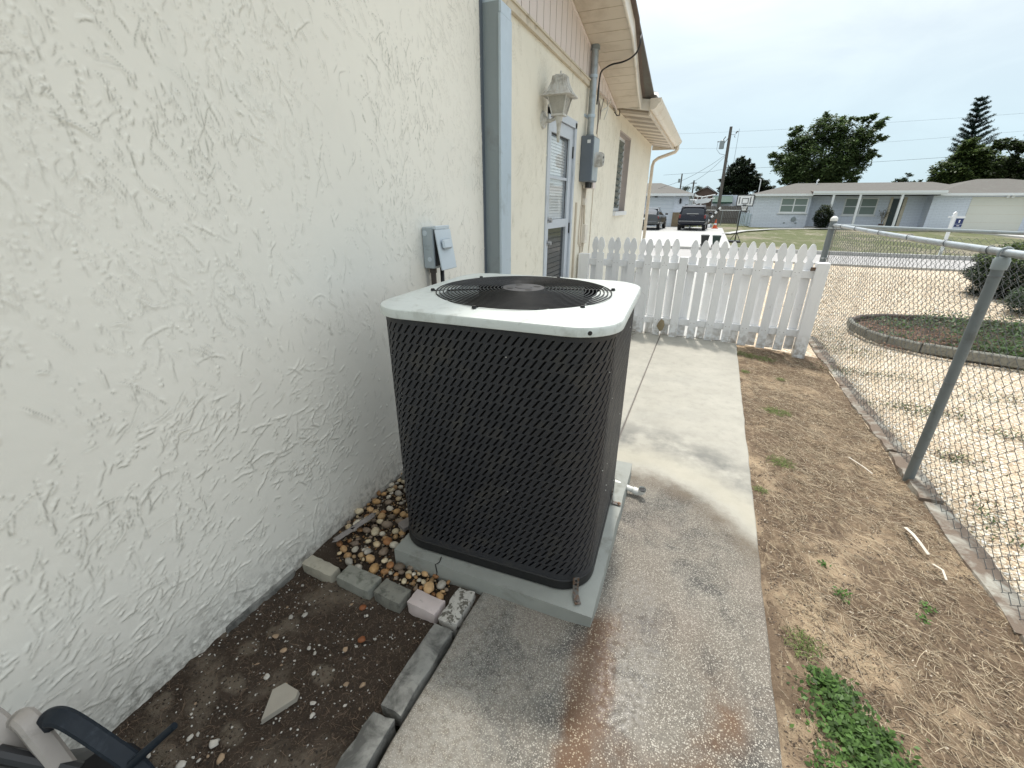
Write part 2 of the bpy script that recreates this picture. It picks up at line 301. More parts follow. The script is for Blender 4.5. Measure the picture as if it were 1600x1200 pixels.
MAT['doorpaint'] = plain('door_paint', (.56, .60, .66), .42, var=.05, scale=8, bump=.06, dirt=(.42, .44, .47), dirts=6)
MAT['stoneplain'] = plain('pale_flat_stone', (.34, .31, .26), .85, var=.25, scale=9, bump=.5, bscale=60)
MAT['green'] = plain('green_canvas', (.004, .045, .028), .7, var=.1)
MAT['binblack'] = plain('bin_plastic', (.012, .016, .015), .5, var=.1)
MAT['bingreen'] = plain('bin_green_plastic', (.012, .035, .028), .5, var=.1)
MAT['orange'] = plain('cone_orange', (.62, .10, .03), .5, var=.05)
MAT['reddish'] = plain('tail_lamp_red', (.16, .012, .012), .2, var=0, bump=0)
MAT['carnavy'] = plain('navy_car_paint', (.002, .003, .012), .30, 0, var=.03, bump=0)
MAT['cargrey'] = plain('grey_car_paint', (.07, .075, .08), .22, .4, var=.03, bump=0)
MAT['tyre'] = plain('tyre_rubber', (.012, .012, .012), .8, var=.1, bump=0)
MAT['rim'] = plain('alloy_rim', (.45, .45, .46), .35, .8, var=.05, bump=0)
MAT['signnavy'] = plain('sign_navy_print', (.015, .03, .12), .4, var=0, bump=0)
MAT['blinds'] = plain('blind_slats', (.80, .82, .82), .6, var=.05, bump=0)
MAT['leafdry'] = plain('dry_brown_leaf', (.30, .24, .15), .8, var=.25, scale=30, bump=.5)
def glass(name, c, rough=.06):
    n = N(name); return n.fin(n.mix(n.noise(1.5, 2), tuple(v*.7 for v in c), c), rough, 0, .8)
MAT['glass'] = glass('window_glass', (.05, .075, .075))
MAT['glassd'] = glass('dark_screen_glass', (.022, .026, .028), .16)
MAT['carglass'] = glass('car_glass', (.012, .018, .03), .05)
def door_glass():
    n = N('door_glass'); g = n.t.nodes.new('ShaderNodeBsdfGlass')
    t = n.t.nodes.new('ShaderNodeBsdfTransparent'); gl = n.t.nodes.new('ShaderNodeBsdfGlossy'); gl.inputs['Roughness'].default_value = .03
    fr = n.t.nodes.new('ShaderNodeMath'); fr.operation = 'POWER'; lw = n.t.nodes.new('ShaderNodeLayerWeight'); lw.inputs[0].default_value = .5; n.t.links.new(lw.outputs['Facing'], fr.inputs[0]); fr.inputs[1].default_value = 4.5; mxx = n.t.nodes.new('ShaderNodeMixShader')
    n.t.links.new(fr.outputs[0], mxx.inputs[0]); n.t.links.new(t.outputs[0], mxx.inputs[1]); n.t.links.new(gl.outputs[0], mxx.inputs[2]); n.t.links.new(mxx.outputs[0], n.out.inputs[0])
    n.t.nodes.remove(g); n.t.nodes.remove(n.b); return n.m
MAT['clear'] = door_glass()

# ------------------------------------------------------------------ mesh kit
class MB:
    def __init__(s): s.v = []; s.f = []; s.c = []
    def add(s, v, f, col=None):
        b = len(s.v); s.v += [tuple(map(float, p)) for p in v]; s.f += [tuple(i+b for i in q) for q in f]
        if col is not None: s.c += [col]*len(v)
        return s
    def box(s, x0, x1, y0, y1, z0, z1, bev=0):
        if bev <= 0:
            v = [(x, y, z) for z in (z0, z1) for y in (y0, y1) for x in (x0, x1)]
            return s.add(v, [(0, 2, 3, 1), (4, 5, 7, 6), (0, 1, 5, 4), (2, 6, 7, 3), (0, 4, 6, 2), (1, 3, 7, 5)])
        b = bev; v = []
        for z, i in ((z0, b), (z0+b, 0), (z1-b, 0), (z1, b)):
            c = b if i == 0 else b*.6
            a0, a1, b0, b1 = x0+i, x1-i, y0+i, y1-i
            v += [(a0+c, b0, z), (a1-c, b0, z), (a1, b0+c, z), (a1, b1-c, z), (a1-c, b1, z), (a0+c, b1, z), (a0, b1-c, z), (a0, b0+c, z)]
        f = [tuple(range(7, -1, -1)), tuple(range(24, 32))]
        for k in range(3):
            for i in range(8):
                a, c = k*8+i, k*8+(i+1) % 8; f.append((a, c, c+8, a+8))
        return s.add(v, f)
    def obox(s, c, sz, rz=0, rx=0, ry=0, bev=0):
        t = MB().box(-sz[0]/2, sz[0]/2, -sz[1]/2, sz[1]/2, -sz[2]/2, sz[2]/2, bev)
        M = Matrix.Translation(c) @ Matrix.Rotation(rz, 4, 'Z') @ Matrix.Rotation(rx, 4, 'X') @ Matrix.Rotation(ry, 4, 'Y')
        return s.add([M @ Vector(p) for p in t.v], t.f)
    def cyl(s, p0, p1, r0, r1=None, n=12, cap=True):
        r1 = r0 if r1 is None else r1; p0, p1 = Vector(p0), Vector(p1); d = (p1-p0).normalized()
        a = d.orthogonal().normalized(); b = d.cross(a); v = []
        for p, r in ((p0, r0), (p1, r1)):
            v += [p + (a*math.cos(2*math.pi*i/n) + b*math.sin(2*math.pi*i/n))*r for i in range(n)]
        f = [(i, (i+1) % n, (i+1) % n+n, i+n) for i in range(n)]
        if cap: f += [tuple(range(n-1, -1, -1)), tuple(range(n, 2*n))]
        return s.add(v, f)
    def tube(s, pts, r, n=6, cap=True):
        pts = [Vector(p) for p in pts]; v = []; a = None; m_ = len(pts)
        for i, p in enumerate(pts):
            d = (pts[min(i+1, m_-1)] - pts[max(i-1, 0)]).normalized()
            if a is None: a = d.orthogonal().normalized()
            a = (a - d*a.dot(d)).normalized(); b = d.cross(a); rr = r[i] if isinstance(r, (list, tuple)) else r
            v += [p + (a*math.cos(2*math.pi*k/n) + b*math.sin(2*math.pi*k/n))*rr for k in range(n)]
        f = [(i*n+k, i*n+(k+1) % n, (i+1)*n+(k+1) % n, (i+1)*n+k) for i in range(m_-1) for k in range(n)]
        if cap: f += [tuple(range(n-1, -1, -1)), tuple(range((m_-1)*n, m_*n))]
        return s.add(v, f)
    def sweep(s, pts, side, w, t):   # flat bar along pts; side = width direction
        side = Vector(side).normalized(); pts = [Vector(p) for p in pts]; v = []; m_ = len(pts)
        for i, p in enumerate(pts):
            d = (pts[min(i+1, m_-1)] - pts[max(i-1, 0)]).normalized(); sd = (side - d*side.dot(d)).normalized(); u = d.cross(sd)
            b = min(w, t)*.25
            for (q, e) in ((-w/2+b, -t/2), (w/2-b, -t/2), (w/2, -t/2+b), (w/2, t/2-b), (w/2-b, t/2), (-w/2+b, t/2), (-w/2, t/2-b), (-w/2, -t/2+b)): v.append(p+sd*q+u*e)
        f = [(i*8+k, i*8+(k+1) % 8, (i+1)*8+(k+1) % 8, (i+1)*8+k) for i in range(m_-1) for k in range(8)] + [tuple(range(7, -1, -1)), tuple(range((m_-1)*8, m_*8))]
        return s.add(v, f)
    def lathe(s, prof, c=(0, 0, 0), n=16):
        v = [(c[0]+r*math.cos(2*math.pi*k/n), c[1]+r*math.sin(2*math.pi*k/n), c[2]+z) for r, z in prof for k in range(n)]
        f = [(i*n+k, i*n+(k+1) % n, (i+1)*n+(k+1) % n, (i+1)*n+k) for i in range(len(prof)-1) for k in range(n)]
        f += [tuple(range(n-1, -1, -1)), tuple(range((len(prof)-1)*n, len(prof)*n))]
        return s.add(v, f)
    def prism(s, poly, a, b, axis='y'):   # poly in the two other axes (in xyz order)
        def P(p, q): return {'y': (p[0], q, p[1]), 'x': (q, p[0], p[1]), 'z': (p[0], p[1], q)}[axis]
        n = len(poly); v = [P(p, a) for p in poly] + [P(p, b) for p in poly]
        f = [tuple(range(n)), tuple(range(2*n-1, n-1, -1))] + [(i, i+n, (i+1) % n+n, (i+1) % n) for i in range(n)]
        return s.add(v, f)
    def build(s, name, mat, parent=None, smooth=False, org=None, **kw):
        o_ = Vector(org) if org is not None else (Vector(parent.get('org_', (0, 0, 0))) if parent is not None else Vector((0, 0, 0)))
        me = bpy.data.meshes.new(name); v = np.array(s.v, float) - np.array(o_)
        me.from_pydata(v.tolist(), [], s.f)
        if s.c:
            a = me.color_attributes.new('Col', 'FLOAT_COLOR', 'POINT'); a.data.foreach_set('color', np.array([(*c, 1) for c in s.c], np.float32).ravel())
        if smooth: me.polygons.foreach_set('use_smooth', [True]*len(me.polygons))
        import bmesh
        if len(s.f) < 60000 and not s.c:
            bm = bmesh.new(); bm.from_mesh(me); bmesh.ops.recalc_face_normals(bm, faces=bm.faces); bm.to_mesh(me); bm.free()
        if smooth == 'auto':
            me.set_sharp_from_angle(angle=R(38))
        me.materials.append(MAT[mat] if isinstance(mat, str) else mat); me.update()
        ob = bpy.data.objects.new(name, me); C.objects.link(ob)
        if parent is not None: ob.parent = parent
        if parent is None: ob.location = o_
        ob['org_'] = tuple(o_)
        tag(ob, **kw); return ob
def tag(o, label=None, cat=None, group=None, kind=None):
    for k, v in (('label', label), ('category', cat), ('group', group), ('kind', kind)):
        if v: o[k] = v
    return o
def thing(name, loc, label, cat, group=None, kind=None):
    e = bpy.data.objects.new(name, None); C.objects.link(e); e.location = loc; e['org_'] = tuple(loc); e.empty_display_size = .1
    return tag(e, label, cat, group, kind)
def npmesh(name, V, F, mat, col=None, parent=None, smooth=False, **kw):
    me = bpy.data.meshes.new(name); V = np.asarray(V, np.float32); F = np.asarray(F, np.int32); k = F.shape[1]
    me.vertices.add(len(V)); me.vertices.foreach_set('co', V.ravel())
    me.loops.add(F.size); me.loops.foreach_set('vertex_index', F.ravel()); me.polygons.add(len(F))
    me.polygons.foreach_set('loop_start', np.arange(0, F.size, k, dtype=np.int32))
    if smooth: me.polygons.foreach_set('use_smooth', np.ones(len(F), bool))
    me.update(calc_edges=True)
    if col is not None:
        a = me.color_attributes.new('Col', 'FLOAT_COLOR', 'POINT'); cc = np.ones((len(V), 4), np.float32); cc[:, :3] = col; a.data.foreach_set('color', cc.ravel())
    me.materials.append(MAT[mat]); o = bpy.data.objects.new(name, me); C.objects.link(o)
    if parent is not None:
        o.parent = parent; pl = Vector(parent.get('org_', (0, 0, 0))); me.transform(Matrix.Translation(-pl))
    tag(o, **kw); return o
def arc(pts, n=9):
    P = [Vector(p) for p in pts]; o = []
    for i in range(len(P)-1):
        p0, p1, p2, p3 = P[max(i-1, 0)], P[i], P[i+1], P[min(i+2, len(P)-1)]
        for k in range(n):
            t = k/n; o.append(.5*((2*p1)+(p2-p0)*t+(2*p0-5*p1+4*p2-p3)*t*t+(3*p1-p0-3*p2+p3)*t**3))
    return o+[P[-1]]
def copy_obj(o, parent=None):
    c = o.copy(); C.objects.link(c); c.parent = parent; return c
# value noise in numpy
_perm = RNG.random((256, 256))
def vn(x, y):
    xi = np.floor(x).astype(int); yi = np.floor(y).astype(int); fx = x-xi; fy = y-yi; fx = fx*fx*(3-2*fx); fy = fy*fy*(3-2*fy)
    g = lambda a, b: _perm[a % 256, b % 256]
    return (g(xi, yi)*(1-fx)+g(xi+1, yi)*fx)*(1-fy) + (g(xi, yi+1)*(1-fx)+g(xi+1, yi+1)*fx)*fy
def fbm(x, y, o=4):
    t = 0; a = .5; s_ = 0
    for i in range(o): t = t+a*vn(x*2**i+17*i, y*2**i+31*i); s_ += a; a *= .5
    return t/s_
def grid(x0, x1, y0, y1, nx, ny, zf):
    X, Y = np.meshgrid(np.linspace(x0, x1, nx), np.linspace(y0, y1, ny)); Z = zf(X, Y)
    V = np.stack([X, Y, Z], -1).reshape(-1, 3); i = np.arange((ny-1)*nx).reshape(ny-1, nx)[:, :-1].ravel()
    return V, np.stack([i, i+1, i+nx+1, i+nx], 1)
def blob_rock(rng, sx, sy, sz, rz):      # 12..: icosahedron-based rounded stone
    t = (1+5**.5)/2
    v = np.array([(-1, t, 0), (1, t, 0), (-1, -t, 0), (1, -t, 0), (0, -1, t), (0, 1, t), (0, -1, -t), (0, 1, -t), (t, 0, -1), (t, 0, 1), (-t, 0, -1), (-t, 0, 1)])/1.9
    v = v*(1+.12*rng.standard_normal((12, 1)))
    v = v*np.array([sx, sy, sz]); c, s = math.cos(rz), math.sin(rz)
    return v @ np.array([[c, s, 0], [-s, c, 0], [0, 0, 1]])
ICO = np.array([(0, 11, 5), (0, 5, 1), (0, 1, 7), (0, 7, 10), (0, 10, 11), (1, 5, 9), (5, 11, 4), (11, 10, 2), (10, 7, 6), (7, 1, 8), (3, 9, 4), (3, 4, 2), (3, 2, 6), (3, 6, 8), (3, 8, 9), (4, 9, 5), (2, 4, 11), (6, 2, 10), (8, 6, 7), (9, 8, 1)])

# ================================================================== SETTING
def yard_z(x, y):      # the yard beside the path lies a little lower and rises gently to the street
    z = -.03 - .055*np.clip((x-.5)/.9, 0, 1)
    return z + np.clip((y-8)/7, 0, 1)*.07
V, F = grid(-260, 260, -40, 420, 30, 30, lambda x, y: np.where((y > -30), -.16, -.16))
npmesh('ground', V, F, 'lawn', kind='structure')
V, F = grid(.44, 1.60, -1.2, 5.95, 150, 800, lambda x, y: yard_z(x, y) + (fbm(x*5, y*5, 5)-.5)*.05 + (fbm(x*26, y*26, 3)-.5)*.014)
npmesh('dirt_strip', V, F, 'dirt', smooth=True, kind='structure')
V, F = grid(1.47, 16, -1.2, 16.0, 200, 240, lambda x, y: yard_z(x, y) - .004 + (fbm(x*1.7, y*1.7, 4)-.5)*.035)
npmesh('gravel_yard', V, F, 'gravel', smooth=True, kind='structure')
V, F = grid(.52, 1.46, 5.951, 16.0, 30, 120, lambda x, y: yard_z(x, y) + (fbm(x*1.7, y*1.7, 4)-.5)*.03)
npmesh('gravel_verge', V, F, 'gravel', smooth=True, kind='structure')
V, F = grid(-1.62, -.74, -1.6, 1.10, 180, 520, lambda x, y: -.045 + (fbm(x*6, y*6, 5)-.5)*.05 + (fbm(x*40, y*40, 3)-.5)*.016)
soil = npmesh('soil_bed', V, F, 'soil', smooth=True, kind='structure')
V, F = grid(-1.62, -.66, 1.101, 2.6, 90, 120, lambda x, y: -.028 + (fbm(x*8, y*8, 4)-.5)*.03)
pebble_bed = npmesh('pebble_bed', V, F, 'soil', smooth=True, kind='structure')

# path: separate poured slabs over a dark joint
b = MB().box(-1.60, .30, 2.50, 5.9, -.14, -.012); walk = b.build('walkway', 'woodfence', kind='structure')
def slab(poly, z0=-.13, z1=0):
    mb = MB(); n = len(poly); c = (sum(p[0] for p in poly)/n, sum(p[1] for p in poly)/n)
    ins = [(p[0]+(c[0]-p[0])*.006/max(.3, abs(c[0]-p[0])) , p[1]+(c[1]-p[1])*.006/max(.3, abs(c[1]-p[1]))) for p in poly]
    mb.add([(p[0], p[1], z0) for p in poly]+[(p[0], p[1], z1-.006) for p in poly]+[(p[0], p[1], z1) for p in ins],
           [(i, (i+1) % n, (i+1) % n+n, i+n) for i in range(n)]+[(i+n, (i+1) % n+n, (i+1) % n+2*n, i+2*n) for i in range(n)]+[tuple(range(2*n, 3*n))])
    return mb
def redge(y): return .457+.0162*y
rng = random.Random(3)
pts = [(-.675, -1.2)] + [(redge(y)+rng.uniform(-.004, .004), y) for y in np.arange(-1.2, 5.96, .12)] + [(-.362, 5.95), (-.362, 1.9), (-.45, 1.9), (-.45, 1.35), (-.66, 1.35)] + [(-.675+rng.uniform(-.005, .004), y) for y in np.arange(1.2, -1.15, -.12)]
slab(pts).build('slab', 'walk', walk)
slab([(-1.57, 2.45), (-.371, 2.45), (-.371, 5.95), (-1.57, 5.95)]).build('slab', 'walk', walk)
slab([(-1.57, 5.96), (redge(6), 5.96), (redge(6)+.1, 15.9), (-1.57, 15.9)]).build('slab', 'driveway', walk)
slab([(-7, 12.3), (-1.58, 12.3), (-1.58, 15.9), (-7, 15.9)]).build('slab', 'driveway', walk)
V, F = grid(-80, 120, 15.9, 19.25, 60, 6, lambda x, y: -.01 + 0*x); npmesh('street', V, F, 'road', kind='structure')
V, F = grid(-80, 120, 19.25, 75, 120, 80, lambda x, y: .02 + (fbm(x*.4, y*.4, 4)-.5)*.10*np.clip((y-19.25)/2, 0, 1)*np.clip(abs(x+1.5)-2.5, 0, 1)); npmesh('far_lawn', V, F, 'lawn', smooth=True, kind='structure')
b = MB(); b.box(-5.6, .95, 19.22, 37.6, -.02, .085); b.build('far_driveway', 'driveway', kind='structure')
b = MB(); b.box(.95, 120, 19.22, 19.42, -.02, .11); b.box(-80, -5.6, 19.22, 19.42, -.02, .11); b.build('far_kerb', 'driveway', kind='structure')
b = MB(); b.sweep([(1.0, 29.6, .09), (2.2, 33.8, .09), (4.2, 37.2, .09), (7.2, 39.6, .10), (9, 40.4, .10)], (1, -.7, 0), .45, .03); b.build('far_footpath', 'driveway', kind='structure')
b = MB(); b.box(16.1, 19.6, 19.42, 41.9, .0, .10); b.build('right_driveway', 'driveway', kind='structure')
# far band behind everything
V, F = grid(-250, 250, 75, 400, 40, 20, lambda x, y: .02+0*x); npmesh('far_ground', V, F, 'lawn', kind='structure')

# loose kerb blocks along the soil bed
rng = random.Random(5)
def rough_block(x0, x1, y0, y1, z0, z1, j=.006, rz=0, nx=3, ny=8):
    # a box with broken, uneven edges
    mb = MB(); P = {}; vs = []; fs = []
    def vid(i, j_, k):
        if (i, j_, k) not in P:
            x = x0+(x1-x0)*i/nx; y = y0+(y1-y0)*j_/ny; z = z0+(z1-z0)*k/2
            e = (i in (0, nx))+(j_ in (0, ny))+(k in (0, 2))
            q = j*(1.2 if e > 1 else .5)
            cx, cyy, cz = (x0+x1)/2, (y0+y1)/2, (z0+z1)/2
            sh = .008*(e > 1)
            x += (sh if x < cx else -sh)+rng.uniform(-q, q); y += (sh if y < cyy else -sh)+rng.uniform(-q, q); z += (sh*.6 if z < cz else -sh*.6)+rng.uniform(-q, q)*.5
            P[(i, j_, k)] = len(vs); vs.append((x, y, z))
        return P[(i, j_, k)]
    for i in range(nx):
        for j_ in range(ny):
            for k in (0, 2): fs.append((vid(i, j_, k), vid(i+1, j_, k), vid(i+1, j_+1, k), vid(i, j_+1, k)))
    for k in range(2):
        for j_ in range(ny):
            for i in (0, nx): fs.append((vid(i, j_, k), vid(i, j_+1, k), vid(i, j_+1, k+1), vid(i, j_, k+1)))
        for i in range(nx):
            for j_ in (0, ny): fs.append((vid(i, j_, k), vid(i+1, j_, k), vid(i+1, j_, k+1), vid(i, j_, k+1)))
    if rz:
        cx, cyy = (x0+x1)/2, (y0+y1)/2; c, s = math.cos(rz), math.sin(rz)
        vs = [((x-cx)*c-(y-cyy)*s+cx, (x-cx)*s+(y-cyy)*c+cyy, z) for x, y, z in vs]
    return mb.add(vs, fs)
def single(mb, name, mat, label, cat, org, group=None, smooth='auto', **kw):
    return mb.build(name, mat, None, smooth, org, label=label, cat=cat, group=group, **kw)
MAT['husk'] = plain('dried_palm_strip', (.62, .57, .49), .7, var=.2, scale=25, bump=.3)
MAT['chipend'] = plain('broken_pale_concrete', (.48, .46, .42), .85, var=.25, scale=40, bump=.9, bscale=70, dirt=(.12, .11, .09), dirts=45, dlo=.52, dhi=.58)
single(rough_block(-.785, -.69, 1.035, 1.225, -.09, .010, .004, ny=5), 'kerb_block', 'chipend', 'short pale pitted concrete kerb end beside the pebbles and the unit pad', 'kerb block', (-.74, 1.13, -.09))
single(rough_block(-.79, -.69, .675, 1.03, -.09, .004, .004), 'kerb_block', 'curb', 'long grey concrete kerb block between the soil and the path, below the pale pitted end', 'kerb block', (-.74, .85, -.09))
single(rough_block(-.80, -.70, .10, .665, -.09, .003, .004, rz=.01, ny=12), 'kerb_block', 'curb', 'nearest grey concrete kerb block beside the path, cut by the bottom of the photo', 'kerb block', (-.75, .38, -.09))
MAT['brickgrey'] = plain('mossy_grey_brick', (.26, .26, .225), .85, var=.3, scale=22, bump=.6, bscale=80, dirt=(.12, .125, .10), dirts=20, dlo=.5, dhi=.65)
MAT['brickpale'] = plain('pale_tan_brick', (.40, .37, .30), .85, var=.2, scale=22, bump=.5, bscale=80, dirt=(.22, .21, .17), dirts=14)
MAT['brickpink'] = plain('pale_pink_brick', (.56, .48, .46), .85, var=.12, scale=22, bump=.5, bscale=80, dirt=(.30, .28, .25), dirts=30, dlo=.6)
MAT['brickdark'] = plain('dark_mossy_brick', (.21, .205, .175), .85, var=.3, scale=22, bump=.6, bscale=80, dirt=(.10, .10, .085), dirts=20, dlo=.5, dhi=.65)
for x0, x1, y0, y1, rz, mt, lb in ((-1.545, -1.345, 1.015, 1.095, -.04, 'brickpale', 'pale tan brick at the house wall end of the brick edging'),
        (-1.335, -1.125, 1.015, 1.125, -.05, 'brickgrey', 'widest grey speckled brick of the edging, second from the house wall'),
        (-1.118, -.962, 1.02, 1.125, -.06, 'brickdark', 'dark mossy brick between the speckled brick and the pinkish brick'),
        (-.952, -.79, 1.035, 1.135, -.05, 'brickpink', 'pale pinkish brick at the path end of the brick edging')):
    single(rough_block(x0, x1, y0+.006, y1, -.07, .012, .0028, rz, 6, 3), 'edging_brick', mt, lb, 'brick', ((x0+x1)/2, y0, -.07), 'bricks edging the pebble bed')
b = rough_block(-.055, .055, -.019, .019, -.012, .012, .002, 0, 10, 2)
bv = b.v; a_ = math.atan2(.26, .07)
b2 = MB(); c_, s_ = math.cos(a_), math.sin(a_); b2.add([(-1.452+x*2.45*c_-y*s_, 1.30+x*2.45*s_+y*c_, .040+z+x*.12) for x, y, z in bv], b.f)
single(b2, 'wood_stick', 'wood', 'weathered grey piece of wood lying on the pebbles by the wall', 'wood stick', (-1.45, 1.30, .0))
b2 = MB(); b2.obox((-1.205, 1.50, .03), (.055, .20, .03), -.35, .05, .1, .003)
single(b2, 'wood_scrap', 'wood', 'short dark wooden scrap wedged between the pebbles and the unit', 'wood scrap', (-1.205, 1.50, .0))

# pebbles, each one a part of the pebble bed
rng = np.random.default_rng(4); placed = []
cols = [(.42, .22, .09), (.50, .30, .13), (.60, .47, .29), (.64, .54, .37), (.46, .42, .36), (.32, .15, .06), (.56, .36, .18), (.34, .26, .19), (.64, .58, .47), (.44, .27, .13), (.24, .18, .13), (.48, .33, .18)]
def stone_obj(name, mat, cx, cy, cz, s, rng, parent, flat=.62, col=None, sub=1):
    import bmesh
    bm = bmesh.new(); bmesh.ops.create_icosphere(bm, subdivisions=2, radius=1)
    ax = np.array([1, rng.uniform(.62, .95), flat*rng.uniform(.8, 1.1)])*s; rz = rng.uniform(0, 6.3); o = rng.uniform(0, 50, 3)
    from mathutils import noise
    for v in bm.verts:
        k = 1+(.22 if flat > .3 else .55)*noise.noise(Vector(v.co*1.3)+Vector(o)); p = Vector((v.co.x*ax[0]*k, v.co.y*ax[1]*k, v.co.z*ax[2]*k)); v.co = Matrix.Rotation(rz, 3, 'Z') @ p
    me = bpy.data.meshes.new(name); bm.to_mesh(me); bm.free()
    me.polygons.foreach_set('use_smooth', [True]*len(me.polygons))
    a = me.color_attributes.new('Col', 'FLOAT_COLOR', 'POINT'); n = len(me.vertices); a.data.foreach_set('color', np.tile((*col, 1), n).astype(np.float32))
    me.materials.append(MAT[mat]); ob = bpy.data.objects.new(name, me); C.objects.link(ob); ob.location = (cx, cy, cz); ob['org_'] = (cx, cy, cz)
    if parent is not None: ob.parent = parent
    return ob
def in_bed(x, y):
    if y > 1.13 and y < 2.25 and x > -1.565 and x < -1.19: return y < 2.25 and y > 1.13+max(0, (-1.42-x))*1.2
    return 1.13 < y < 1.235 and -1.2 < x < -.82
tries = 0
while len(placed) < 215 and tries < 20000:
    tries += 1
    if len(placed) < 185: x, y = rng.uniform(-1.565, -1.18), rng.uniform(1.13, 2.2)
    else: x, y = rng.uniform(-1.2, -.82), rng.uniform(1.14, 1.235)
    s = rng.choice([.012, .017, .021, .026, .031], p=[.2, .28, .27, .17, .08])
    if not in_bed(x, y) or any((x-a)**2+(y-b_)**2 < (.80*(s+c))**2 for a, b_, c in placed): continue
    if len(placed) < 185 and x < -1.46 and y < 1.35 and rng.random() < .6: continue
    placed.append((x, y, s))
for x, y, s in placed:
    col = np.array(cols[rng.integers(len(cols))])*rng.uniform(.7, 1.15); col = tuple(np.clip(col, 0, .8))
    stone_obj('pebble', 'stone', x, y, s*.25+rng.uniform(-.006, .006)-.008, s, rng, pebble_bed, col=col)
for x, y, s in ((-1.50, 1.83, .05), (-1.42, 1.90, .045), (-1.47, 1.95, .04)):
    stone_obj('rock', 'stone', x, y, .01, s, rng, pebble_bed, .55, (.15, .155, .15))
# fine grit between the pebbles
Vs = []; Fs = []; Cs = []; k = 0
for i in range(2600):
    x, y = rng.uniform(-1.56, -.8), rng.uniform(1.12, 2.2)
    if not in_bed(x, y): continue
    s = rng.uniform(.003, .008); v = blob_rock(rng, s, s*.8, s*.6, rng.uniform(0, 6)) + np.array([x, y, -.02+rng.uniform(0, .01)])
    Vs.append(v); Fs.append(ICO+k); k += 12; Cs.append(np.tile(np.array(cols[rng.integers(len(cols))])*rng.uniform(.4, 1), (12, 1)))
npmesh('grit', np.concatenate(Vs), np.concatenate(Fs), 'stone', np.concatenate(Cs), pebble_bed, kind='stuff')

# shell chips and flecks on the dark soil
rng = np.random.default_rng(8)
chips = [(-1.14, .55, .034), (-1.02, .60, .011), (-.99, .57, .010), (-1.06, .80, .013), (-.90, .72, .012), (-.96, .70, .010), (-1.33, .62, .015), (-1.28, .70, .012), (-1.25, .60, .013), (-1.36, .73, .014), (-1.38, .82, .013), (-1.33, .85, .012), (-1.22, .38, .016), (-1.16, .36, .015), (-1.10, .34, .020), (-1.26, .30, .014), (-1.31, .36, .012), (-1.05, .33, .014)]
for i, (x, y, s) in enumerate(chips+[(rng.uniform(-1.5, -.84), rng.uniform(.1, 1.0), rng.uniform(.004, .009)) for _ in range(40)]):
    if i == 0: continue
    col = (.56, .525, .47) if rng.random() < .8 else (.40, .28, .18)
    stone_obj('shell_chip', 'stone', x, y, -.036+rng.uniform(0, .006), s, rng, soil, .22, tuple(np.array(col)*rng.uniform(.7, 1.1)))
for x, y in ((-1.03, .86), (-1.13, .98)): stone_obj('rust_stone', 'stone', x, y, -.034, .016, rng, soil, .5, (.25, .085, .03))
# footprint-like dry patches are in the soil; the flat pale stone is its own thing
b = MB(); poly = [(-.052, .03), (-.028, .066), (.045, .062), (.058, .038), (.005, -.062)]
b.add([(x, y, -.012) for x, y in poly]+[(x*.97, y*.97, .008) for x, y in poly], [(0, 1, 6, 5), (1, 2, 7, 6), (2, 3, 8, 7), (3, 4, 9, 8), (4, 0, 5, 9), (5, 6, 7, 8, 9), (4, 3, 2, 1, 0)])
b.v = [(x-1.135, y+.545, z-.028+x*.1) for x, y, z in b.v]
single(b, 'flat_stone', 'stoneplain', 'pale kite-shaped flat stone lying on the dark soil', 'stone', (-1.135, .545, -.04))
Vs = []; Fs = []; Cs = []; k = 0
for i in range(5200):
    x, y = rng.uniform(-1.57, -.79), rng.uniform(-.3, 1.03); s = rng.uniform(.0012, .0038)
    z = -.045 + (fbm(np.array(x*6), np.array(y*6), 5)-.5)*.05 + (fbm(np.array(x*40), np.array(y*40), 3)-.5)*.016
    v = blob_rock(rng, s*1.4, s, s*.6, rng.uniform(0, 6))+np.array([x, y, float(z)+.002]); Vs.append(v); Fs.append(ICO+k); k += 12
    c = (.60, .57, .52) if rng.random() < .13 else ((.12, .085, .06) if rng.random() < .6 else (.05, .037, .027)); Cs.append(np.tile(np.array(c)*rng.uniform(.6, 1.1), (12, 1)))
npmesh('soil_flecks', np.concatenate(Vs), np.concatenate(Fs), 'gstone', np.concatenate(Cs), soil, kind='stuff')

